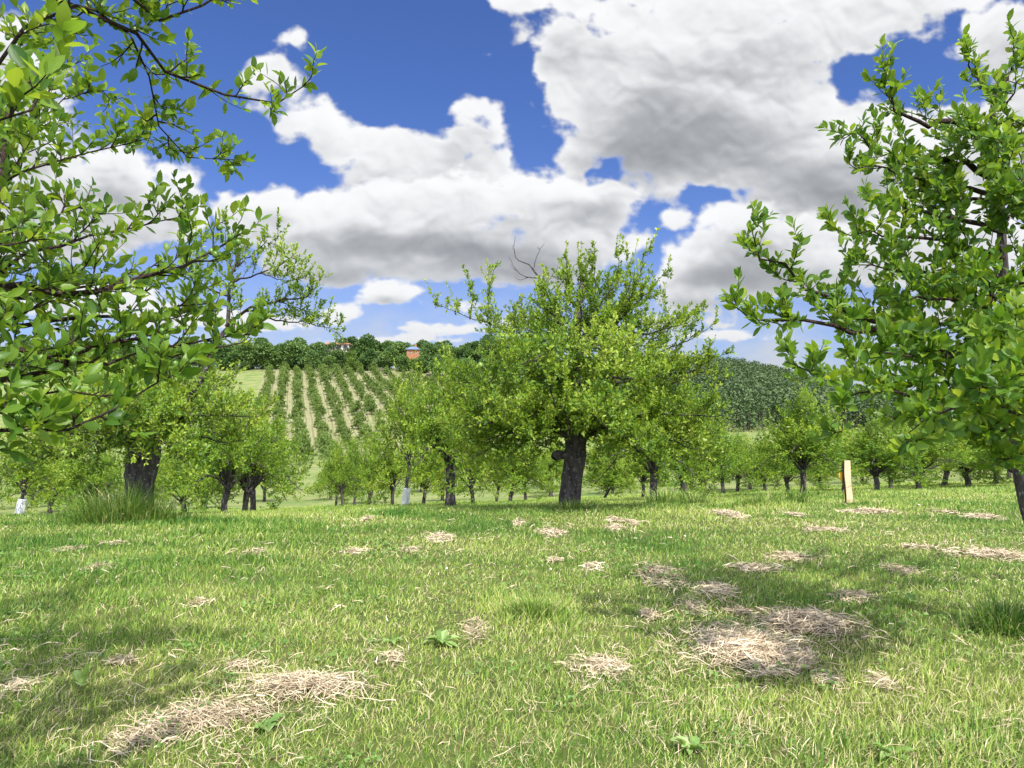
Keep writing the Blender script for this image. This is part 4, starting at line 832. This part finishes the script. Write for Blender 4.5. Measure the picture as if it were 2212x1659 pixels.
# ---- rows on the far hillside
PATH = [tree_pattern(170 + i, 2.9, 3.1, .6, .10, nl=8, nsec=6, ntw=3, nlf=4, lsize=.30, spire=.4, q='lo', mats=('leaf_far', 'bark_far'), sides=5) for i in range(4)]
WORDS = NTH; hill = []
for k in range(-1, 14):
    d0 = 96 if k in (1, 2) else 108 if k < 1 else 128 if k < 5 else 150 if k < 8 else 180
    d1 = 256 - max(0, k - 6) * 4.5; n = 0; t = (d1 - ROW0[1]) / RD[1]
    q0 = ROW0 + RP * ROW_S * k
    yy = d1
    while yy > d0:
        p = q0 + RD * (yy - q0[1]) / RD[1] + rg.randn(2) * .38
        if rg.rand() > .10:
            hill.append((k, n, p)); n += 1
        yy -= 3.4 + 1.0 * rg.rand()
print('hill trees', len(hill))
for k, n, p in hill[:]:
    s = .66 + .5 * rg.rand(); z = H1(*p)
    lab = 'small orchard tree, %s from the top in the %s hillside row from the left' % (nth(n), nth(k + 1))
    place('hillside_tree', PATH[rg.randint(4)], (p[0], p[1], z), s, rg.rand() * 6, lab, 'tree', 'rows of small trees on the far hillside', s * (.85 + .3 * rg.rand()))
# a few on the slope far left, seen through the near leaves
for i, (px, Y) in enumerate(((118, 150), (170, 146), (205, 160), (60, 165), (255, 170), (300, 155))):
    x = px2uv(px, 850)[0] * Y; place('hillside_tree', PATH[i % 4], (x, Y, H1(x, Y)), 1.3, i, 'scattered dark tree on the far left slope, %s from the left' % nth((1, 2, 3, 0, 4, 5)[i]), 'tree', 'scattered trees on the far left slope')
# ------------------------------------------------------------------ wood on the ridge
def wood_pattern(seed, Hh, Wd, n, ls, mat, th=.22, lobes=26, tall=1.):
    rng = np.random.RandomState(seed); wd = MB(); trunk_tube(wd, rng, [(0, 0, -.5), (.1, 0, Hh * .3), (.2 * rng.randn(), .2 * rng.randn(), Hh * .8)], [Hh * .022, Hh * .018, Hh * .006], 6, 6, .05, .1)
    c = rng.randn(lobes, 3); c = nrm(c) * (rng.rand(lobes, 1) ** .4) * (.75 + .5 * rng.rand(lobes, 1)) * np.array([Wd * .37, Wd * .37, Hh * (1 - th) * .40]); c[:, 2] += Hh * (th + (1 - th) * .47)
    r = Wd * (.13 + .10 * rng.rand(lobes)); k = rng.randint(0, lobes, n); d = nrm(rng.randn(n, 3)); d[:, 2] = np.abs(d[:, 2]) * np.where(rng.rand(n) < .8, 1, -1)
    p = c[k] + d * (r[k] * (.75 + .3 * rng.rand(n)))[:, None] * np.array([1, 1, .8]); cr = MB()
    leafset(cr, rng, p, nrm(d + rng.randn(n, 3) * .6), ls * (.6 + .8 * rng.rand(n)), 'lo', .36, .7, rng.rand(lobes)[k])
    for q in range(9): tube(wd, smooth_path([(0, 0, Hh * .3), (c[q] + (0, 0, Hh * .3)) / 2, c[q]], 5), np.linspace(Hh * .008, .03, 5)[None], 4)
    return wd.mesh('trunk', M['bark_far']), cr.mesh('crown', M[mat])
WP = [wood_pattern(200 + i, 13.5, w, 7500, .70, 'leaf_wood', .0) for i, w in enumerate((10.5, 9.2, 11.5))]
WL = wood_pattern(210, 7.5, 7.0, 3600, .5, 'leaf_wood_light', .12); WB = wood_pattern(211, 8, 7, 3000, .55, 'leaf_wood_brown', .1)
WG = wood_pattern(212, 13, 6.5, 1500, .5, 'leaf_wood', .35, 12); WPOP = wood_pattern(213, 13, 3.0, 2200, .5, 'leaf_wood', .1, 16)
wood = []
def wt(px, Y, pat, s, lab, sz=None):
    x = px2uv(px, 750)[0] * Y; place('wood_tree', pat, (x, Y, H1(x, Y) - .9), s, rg.rand() * 6, lab, 'tree', 'trees of the wood on the ridge', sz)
EDGE = [(-60, 258, 1.0), (-10, 262, .9), (45, 255, .8), (100, 262, .95), (160, 258, .9), (215, 262, 1.0), (270, 258, .95), (325, 262, 1.0), (380, 258, .9), (435, 262, 1.0), (485, 258, 1.05), (530, 258, 1.0), (570, 260, 1.1), (606, 263, 1.0), (640, 265, 1.05), (672, 262, .75), (712, 264, .65), (800, 262, .8), (842, 258, .85), (872, 254, .62), (912, 250, .66), (948, 243, .72), (980, 236, .75), (1012, 230, .75), (1046, 224, .8), (1082, 220, .8), (1120, 218, .85), (1160, 216, .85), (1200, 220, .9)]
for i, (px, Y, s) in enumerate(EDGE): wt(px, Y, WP[i % 3], s * .92, 'dark leafy tree, %s from the left along the front edge of the ridge wood' % nth(i))
BACK = [(-40, 285), (60, 290), (150, 284), (240, 290), (330, 285), (410, 292), (500, 287), (575, 290), (640, 296), (690, 300), (745, 305), (790, 300), (835, 304), (875, 300), (925, 298), (970, 290), (1015, 285), (1060, 280), (1110, 275), (1160, 270)]
for i, (px, Y) in enumerate(BACK): wt(px, Y, WP[(i + 1) % 3], .95 + .25 * rg.rand(), 'tree, %s from the left in the second line of the ridge wood' % nth(i))
SKYL = [(-20, 330), (110, 335), (200, 330), (300, 335), (370, 330), (450, 335), (540, 330), (610, 335), (670, 335), (720, 340), (770, 335), (820, 340), (870, 345), (905, 335), (950, 335), (995, 325), (1040, 320), (1090, 315), (1150, 310)]
for i, (px, Y) in enumerate(SKYL): wt(px, Y, WP[i % 3], .92 + .38 * rg.rand(), 'tree, %s from the left on the skyline of the ridge wood' % nth(i))
wt(768, 256, WL, .78, 'bright green rounded tree low on the front edge of the ridge wood'); wt(700, 292, WP[0], .8, 'dark tree hiding the left end of the long tiled house'); wt(730, 285, WP[1], .74, 'dark tree standing before the middle of the long tiled house'); wt(752, 290, WL, 1.05, 'yellow green tall tree beside the long tiled house'); wt(792, 268, WB, .8, 'greyish brown bushy tree in the front of the ridge wood')
wt(797, 322, WG, .92, 'tall thin crowned tree rising alone above the ridge skyline'); wt(913, 318, WP[0], 1.12, 'largest skyline tree, above the blue roofed house'); wt(903, 254, WB, .42, 'small brownish tree in front of the blue roofed house'); wt(945, 270, WL, .8, 'light green tree below and right of the blue roofed house'); wt(975, 262, WL, .9, 'yellow green tree at the right end of the ridge wood')
wt(1420, 320, WPOP, 1.0, 'narrow poplar on the skyline right of the centre crown, left one'); wt(1448, 325, WPOP, 1.05, 'narrow poplar on the skyline right of the centre crown, middle one'); wt(1470, 322, WPOP, .85, 'narrow poplar on the skyline right of the centre crown, right one')
# ------------------------------------------------------------------ pine wood on the right hill: one dense mass
def pine_wood():
    rng = np.random.RandomState(9); n0 = 9500; Y = 196 + 380 * rng.rand(n0) ** .9; u = .08 + .95 * rng.rand(n0); X = u * Y; keep = np.ones(n0, bool)
    X, Y = X[keep], Y[keep]; Z = h(X, Y); n = len(X); Ht = (6.0 + 3.8 * rng.rand(n)); mb = MB(); wd = MB()
    m = 62; idx = np.repeat(np.arange(n), m); t = rng.rand(n * m) ** .8; a = rng.rand(n * m) * 6.28
    rad = Ht[idx] * .30 * (1.05 - t) ** .7 * (.45 + .6 * rng.rand(n * m)); z = Ht[idx] * (.02 + .98 * t)
    p = np.stack([X[idx] + rad * np.cos(a), Y[idx] + rad * np.sin(a), Z[idx] + z], 1); d = np.stack([np.cos(a), np.sin(a), .15 + .5 * rng.randn(n * m)], 1)
    leafset(mb, rng, p, nrm(d), (.45 + .75 * rng.rand(n * m)), 'lo', .42, .6, np.clip(.45 + .2 * rng.randn(n), 0, 1)[idx])
    o = mb.build('pine_wood', M['pine']); o['kind'] = 'stuff'; o['label'] = 'grey green pine wood covering the hill on the right'
    B = np.stack([np.stack([X, Y, Z - .3], 1), np.stack([X, Y, Z + Ht * .6], 1)], 1); k = Y < 240
    tube(wd, B[k], np.array([[.16, .08]]), 5); o = wd.build('pine_stems', M['bark_far']); o['kind'] = 'stuff'; o['label'] = 'brown bare lower stems along the edge of the pine wood'
pine_wood()
# ------------------------------------------------------------------ the two houses among the trees
BRICK = flat_mat('orange_render', (.34, .15, .08), .85, .15, 2); SLATE = flat_mat('blue_roof', (.10, .15, .30), .45, .15, 3); PALE = flat_mat('pale_render', (.62, .55, .46), .85, .1, 1.5); TILE = flat_mat('clay_tile', (.27, .12, .07), .8, .2, 4); PANE = flat_mat('window_glass', (.03, .035, .04), .15, .1, 3, .6)
def box(mb, x0, x1, y0, y1, z0, z1):
    V = np.array([(x, y, z) for z in (z0, z1) for y in (y0, y1) for x in (x0, x1)], float)
    mb.add(V, [np.array([[0, 2, 3, 1], [4, 5, 7, 6], [0, 1, 5, 4], [2, 6, 7, 3], [0, 4, 6, 2], [1, 3, 7, 5]])])
def house(px, py, Y, w, dp, hw, hr, wm, rm, label, arch=0, rz=0.):
    u, v = px2uv(px, py); x = u * Y; z0 = EYE + v * Y - hw; e = empty('house', (x, Y, z0)); e.rotation_euler = (0, 0, rz); tag(e, label, 'house')
    mb = MB(); box(mb, -w / 2, w / 2, 0, dp, -1.5, hw); mb.build('wall', wm, e)
    mb = MB(); ov = .5; V = np.array([(-w / 2 - ov, -ov, hw + .02), (w / 2 + ov, -ov, hw + .02), (w / 2 + ov, dp + ov, hw + .02), (-w / 2 - ov, dp + ov, hw + .02), (-w / 2 + dp * .3, dp / 2, hw + hr), (w / 2 - dp * .3, dp / 2, hw + hr)])
    mb.add(V, [np.array([[0, 1, 5, 4], [2, 3, 4, 5], [0, 3, 2, 1]]), np.array([[1, 2, 5], [3, 0, 4]])]); rf = mb.build('roof', rm, e)
    mb = MB(); box(mb, w * .12, w * .12 + .7, dp * .45, dp * .45 + .7, hw + hr * .5, hw + hr + .9); mb.build('chimney', wm, rf)
    n = arch or 2
    for i in range(n):
        cx = -w / 2 + w * (i + .5) / n; ww = w / n * (.34 if arch else .2); mb = MB()
        box(mb, cx - ww, cx + ww, -.06, .02, .3 if arch else .9, hw * .62); 
        th = np.linspace(0, math.pi, 9); 
        if arch:
            A = np.stack([cx + ww * np.cos(th), np.full(9, -.06), hw * .62 + ww * .6 * np.sin(th)], 1); mb.add(np.vstack([A, [[cx, -.06, hw * .62]]]), [np.array([[j, j + 1, 9] for j in range(8)])])
        fr = mb.build('window', PANE, e); s_ = MB(); box(s_, cx - ww - .1, cx + ww + .1, -.16, -.07, .18 if arch else .75, .3 if arch else .9); s_.build('sill', PALE, fr)
house(892, 755, 262, 4.4, 4, 2.1, 1.2, BRICK, SLATE, 'small orange walled house with a blue roof among the ridge trees', 0, .1)
house(725, 744, 300, 11.0, 6, 2.2, 1.2, PALE, TILE, 'long pale house with arched openings and a clay tile roof in the ridge wood', 4, -.1)
# ------------------------------------------------------------------ wooden post
def wooden_post():
    b = G(1834, 1093); Y = b[1]; hp = P(1834, 995, Y)[2] - b[2]; w = 13.0 / F_ * Y; rng = np.random.RandomState(2)
    e = empty('wooden_post', b); tag(e, 'split half-round wooden post, pale cut face towards the lawn', 'post')
    m, nt, o = newmat('fresh_split_wood'); tc = node(nt, 'ShaderNodeTexCoord'); mp = node(nt, 'ShaderNodeMapping', {'Vector': tc.outputs['Object'], 'Scale': (60, 60, 4)})
    nz = node(nt, 'ShaderNodeTexNoise', {'Vector': mp.outputs[0], 'Scale': 1.0, 'Detail': 6.0}); col = ramp(nt, nz.outputs[0], [(.3, (.50, .38, .22)), (.7, (.66, .54, .36))])
    bs = node(nt, 'ShaderNodeBsdfPrincipled', {'Base Color': col, 'Roughness': .7, 'Specular IOR Level': .2}); nt.links.new(bs.outputs[0], o.inputs[0])
    zs = np.linspace(-.15, hp, 14); wig = .006 * np.sin(zs * 9) + .02 * (zs / hp - .5) * -1.6
    mb = MB(); N = 14; f = np.linspace(-1, 1, 5)
    V = np.array([[(wg + x * w / 2 * (1 + .04 * math.sin(z * 14)), -.002 * abs(x) + .004 * rng.randn() * 0, z) for x in f] + [(wg + x * w / 2, .03, z) for x in f[::-1]] for z, wg in zip(zs, wig)])
    k = 10; i = (np.arange(N - 1)[:, None] * k + np.arange(k)).ravel(); j = (np.arange(N - 1)[:, None] * k + (np.arange(k) + 1) % k).ravel()
    mb.add(V, [np.stack([i, j, j + k, i + k], 1)]); mb.add(V[-1], [np.array([[0, 1, 8, 9], [1, 2, 7, 8], [2, 3, 6, 7], [3, 4, 5, 6]])]); mb.build('split_face', m, e)
    mb = MB(); th = np.linspace(math.pi, 2 * math.pi, 9)[::-1]; rb = w / 2 * 1.28
    V = np.array([[(wg - .006 + rb * math.cos(t) * (1 + .05 * math.sin(7 * t + z * 5)), .012 - rb * 1.0 * math.sin(t) * (1 + .06 * math.sin(5 * t + 3 * z)), z - .004) for t in th] for z, wg in zip(zs, wig)]); k = 9
    i = (np.arange(N - 1)[:, None] * k + np.arange(k - 1)).ravel(); mb.add(V, [np.stack([i, i + 1, i + 1 + k, i + k], 1)]); c = V[-1].mean(0); mb.add(np.vstack([V[-1], [c]]), [np.array([[q, q + 1, 9] for q in range(8)])])
    mb.build('bark', flat_mat('post_bark', (.16, .085, .035), .9, .3, 40, .1), e, smooth=True)
    ck = flat_mat('dark_crack', (.10, .065, .04), .9, .1)
    for zc, tl in ((.42 * hp, .02), (.13 * hp, -.002)):
        mb = MB(); xx = np.linspace(-w * .46, w * .46, 6); wgc = np.interp(zc, zs, wig)
        tube(mb, np.stack([xx + wgc, np.full(6, -.0005), zc + xx / w * tl * 2 + .003 * np.sin(xx * 60)], 1), np.full((1, 6), .0035), 5); mb.build('crack', ck, e)
    ye = flat_mat('yellow_plastic', (.72, .40, .012), .45, .06, 9, .4); mb = MB(); t = .012
    out = np.array([(-.058, .06, .72 * hp), (-.118, .075, .735 * hp), (-.138, .075, .69 * hp), (-.115, .07, .60 * hp), (-.085, .065, .50 * hp), (-.062, .06, .44 * hp)]) * np.array([Y / 13.0, 1, 1]); n = len(out)
    bk = out + np.array([0, t, 0]); mb.add(np.vstack([out, bk]), [np.array([[a, (a + 1) % n, (a + 1) % n + n, a + n] for a in range(n)])]); mb.add(np.vstack([out, [out.mean(0)]]), [np.array([[a, (a + 1) % n, n] for a in range(n)])]); mb.add(np.vstack([bk, [bk.mean(0)]]), [np.array([[(a + 1) % n, a, n] for a in range(n)])])
    q = mb.build('yellow_sign', ye, e); q['label'] = 'yellow plastic plate fixed behind the left side'
    mb = MB(); tube(mb, np.array([[-.078, .05, -.1], [-.080, .05, .4 * hp], [-.079, .05, .95 * hp]]) * np.array([Y / 13., 1, 1]), np.array([[.006, .006, .006]]), 6); mb.build('wire_stake', flat_mat('dark_wire', (.05, .045, .04), .6, .1), e)
wooden_post()
# ------------------------------------------------------------------ tufts of long grass
def tuft(px, py, rx, n, L0, L1, label, seed, dx=0., dark=0., w=.006, ry=.6, lean=.45):
    rng = np.random.RandomState(seed); c = G(px, py); r = rx * c[1] / F_; mb = MB()
    q = rng.randn(n, 2) * .5; x = c[0] + q[:, 0] * r; y = c[1] + q[:, 1] * r * ry
    L = L0 + (L1 - L0) * rng.rand(n) ** 1.6; L *= np.exp(-.25 * (q ** 2).sum(1)); az = np.arctan2(q[:, 1], q[:, 0]) + rng.randn(n) * .9
    rn = np.clip(.30 - dark + .19 * rng.randn(n), 0, .68); st = rng.rand(n) < .14; rn[st] = .72 + .25 * rng.rand(st.sum())
    blades(mb, rng, x, y, h(x, y) - .01, L, np.full(n, w) * (.6 + .8 * rng.rand(n)), np.abs(rng.randn(n)) * lean + .08, az, rn, .75)
    o = mb.build('grass_tuft', M['grass'], org=c, smooth=True); tag(o, label, 'long grass', 'tufts of long grass left unmown')
tuft(262, 1128, 95, 3300, .18, .85, 'big tuft of long arching grass round the forked trunk at left', 61, w=.008)
tuft(175, 1105, 60, 900, .2, .8, 'loose tall grass left of the big tuft under the yellow flowers', 62, w=.007)
tuft(1232, 1103, 48, 900, .08, .32, 'short ring of grass at the foot of the big centre trunk', 63, w=.008)
tuft(2178, 1366, 75, 1300, .10, .40, 'dark tuft of long grass round the foot of the near right tree', 64, dark=.12)
tuft(1440, 1088, 50, 600, .15, .55, 'green tuft beside the wide tree behind the centre tree', 65, w=.011)
tuft(1500, 1090, 30, 300, .15, .5, 'tuft at the foot of the tree right of the wide tree', 66, w=.011)
tuft(1655, 1094, 75, 900, .12, .40, 'pale broad tuft of tall grass left of the lone leaning tree', 67, w=.011)
tuft(1722, 1090, 26, 350, .15, .5, 'dark tuft at the foot of the lone leaning tree', 68, dark=.1, w=.011)
tuft(430, 1106, 34, 300, .15, .5, 'small pale tuft right of the big tuft at left', 69, w=.010)
tuft(1840, 1093, 18, 160, .06, .2, 'little tuft at the foot of the wooden post', 70, w=.009)
tuft(1150, 1335, 62, 900, .10, .26, 'lush pale green clump of taller grass in the middle of the lawn', 71, w=.006, dark=-.12, lean=.35)
# ------------------------------------------------------------------ broad leaved weeds
WEED = leaf_mat('weed_leaf', [(0, (.11, .22, .045)), (.5, (.20, .33, .085)), (1, (.32, .44, .17))], trans=.35, rough=.5, vein=.4)
def weed(px, py, n, L, label, seed, el=.5, asp=.2):
    rng = np.random.RandomState(seed); c = G(px, py); e = empty('weed', c); tag(e, label, 'weed')
    for i in range(n):
        a = i * 2.4 + rng.rand() * .5; ee = el * (.6 + .8 * rng.rand()); mb = MB(); d = np.array([[math.cos(a) * math.cos(ee), math.sin(a) * math.cos(ee), math.sin(ee)]])
        rows = 7; l = L * (.7 + .5 * rng.rand()); s = nrm(np.cross(d, np.array([[0, 0, 1.]])))[0]; up = np.cross(s, d[0]); V = []
        for t in np.linspace(0, 1, rows):
            ww = l * asp * (math.sin(math.pi * min(1, t * .92 + .06)) ** .7) * (.45 + .75 * t if t < .8 else 1) * (1 + .15 * math.sin(t * 30)); mid = d[0] * l * t - np.array([0, 0, 1.]) * l * .55 * t * t * math.cos(ee) + np.array([0, 0, .015])
            for g in (-1, -.5, 0, .5, 1): V.append(mid + s * g * ww + up * (abs(g) * ww * .35 + .004 * rng.randn()))
        f = np.array([[5 * r_ + j, 5 * r_ + j + 1, 5 * r_ + j + 6, 5 * r_ + j + 5] for r_ in range(rows - 1) for j in range(4)])
        mb.add(np.array(V), [f], rng.rand(), np.tile([1, .5, 0, .5, 1], rows)); mb.build('leaf', WEED, e, smooth=True)
weed(955, 1398, 12, .14, 'pale broad leaved rosette weed on the bare patch in the lawn', 81, .75)
weed(843, 1392, 6, .10, 'small leafy weed left of the broad leaved rosette', 82, .5)
weed(180, 1498, 3, .15, 'upright weed with one bright leaf at the lower left', 83, 1.2, .26)
weed(1491, 1636, 10, .105, 'leafy weed at the bottom edge right of the middle', 84, .7)
weed(1930, 1645, 7, .13, 'low leafy weed near the bottom right corner', 85, .6)
weed(1968, 1312, 4, .13, 'single bright leaved weed in the shade of the right tree', 86, 1.1, .26)
weed(575, 1582, 8, .10, 'fresh green clover like weed beside the brown hay at lower left', 87, .6, .35)
weed(430, 1545, 6, .09, 'small green weed poking through the brown hay at lower left', 88, .6, .3)
# ------------------------------------------------------------------ flowers
PETAL = flat_mat('white_petal', (.80, .80, .78), .6, .03); YEL = flat_mat('yellow_petal', (.78, .55, .02), .55, .1); STEM = flat_mat('flower_stem', (.07, .14, .03), .6, .2)
def disc_head(mb, c, r, n=10, tilt=(0, 0)):
    th = np.linspace(0, 2 * math.pi, n * 2, endpoint=False); rr = np.where(np.arange(n * 2) % 2, r, r * .6); V = np.stack([rr * np.cos(th), rr * np.sin(th), .12 * rr + tilt[0] * rr * np.cos(th) + tilt[1] * rr * np.sin(th)], 1) + c
    mb.add(np.vstack([V, [c]]), [np.array([[i, (i + 1) % (2 * n), 2 * n] for i in range(2 * n)])])
DAISY = None
for i, (px, py, lab) in enumerate([(1190, 1247, 'white daisy, left one of three together in the middle lawn'), (1262, 1243, 'white daisy, middle one of three together in the middle lawn'), (1288, 1247, 'white daisy, right one of three together in the middle lawn'), (965, 1246, 'single white daisy left of the three in the middle lawn'), (720, 1108, 'white daisy at the far lawn edge, first of four'), (752, 1106, 'white daisy at the far lawn edge, second of four'), (800, 1108, 'white daisy at the far lawn edge, third of four'), (838, 1104, 'white daisy at the far lawn edge, last of four'), (1480, 1172, 'white daisy below the wide tree'), (1985, 1100, 'white daisy right of the wooden post')]):
    c = G(px, py); e = empty('daisy', c); tag(e, lab, 'flower', 'daisies in the lawn'); hz = .075; mb = MB(); tube(mb, np.array([[0, 0, 0], [.004, 0, hz * .5], [0, 0, hz]]), np.array([[.0015] * 3]), 4); mb.build('stem', STEM, e)
    s = .012 * max(1, (c[1] / 7) ** .5); mb = MB(); disc_head(mb, np.array([0, -.002, hz]), s, 10, (0, .5)); mb.build('petals', PETAL, e); mb = MB(); disc_head(mb, np.array([0, -.003, hz + .003]), s * .4, 6, (0, .5)); mb.build('flower_centre', YEL, e)
def ragwort():
    rng = np.random.RandomState(6); c = G(190, 1110); Y = c[1]; e = empty('wildflower', c); tag(e, 'tall wildflower with small bright yellow heads beside the forked trunk', 'flower')
    heads = [(178, 1036), (194, 1044), (207, 1040), (196, 1052), (182, 1044), (292, 1030), (254, 1030), (262, 1050)]; mb = MB()
    for (px, py) in heads:
        t = P(px, py, Y - .15) - c; tube(mb, smooth_path([(.02 * rng.randn(), 0, 0), (t[0] * .5, t[1] * .5, t[2] * .6), t], 6), np.full((1, 6), .003), 4)
    mb.build('stem', STEM, e)
    for (px, py) in heads:
        t = P(px, py, Y - .15) - c; mb = MB()
        for q in range(3): disc_head(mb, t + rng.randn(3) * .012, .020 + .010 * rng.rand(), 8, (.4 * rng.randn(), .8)); 
        mb.build('flower_head', YEL, e)
ragwort()
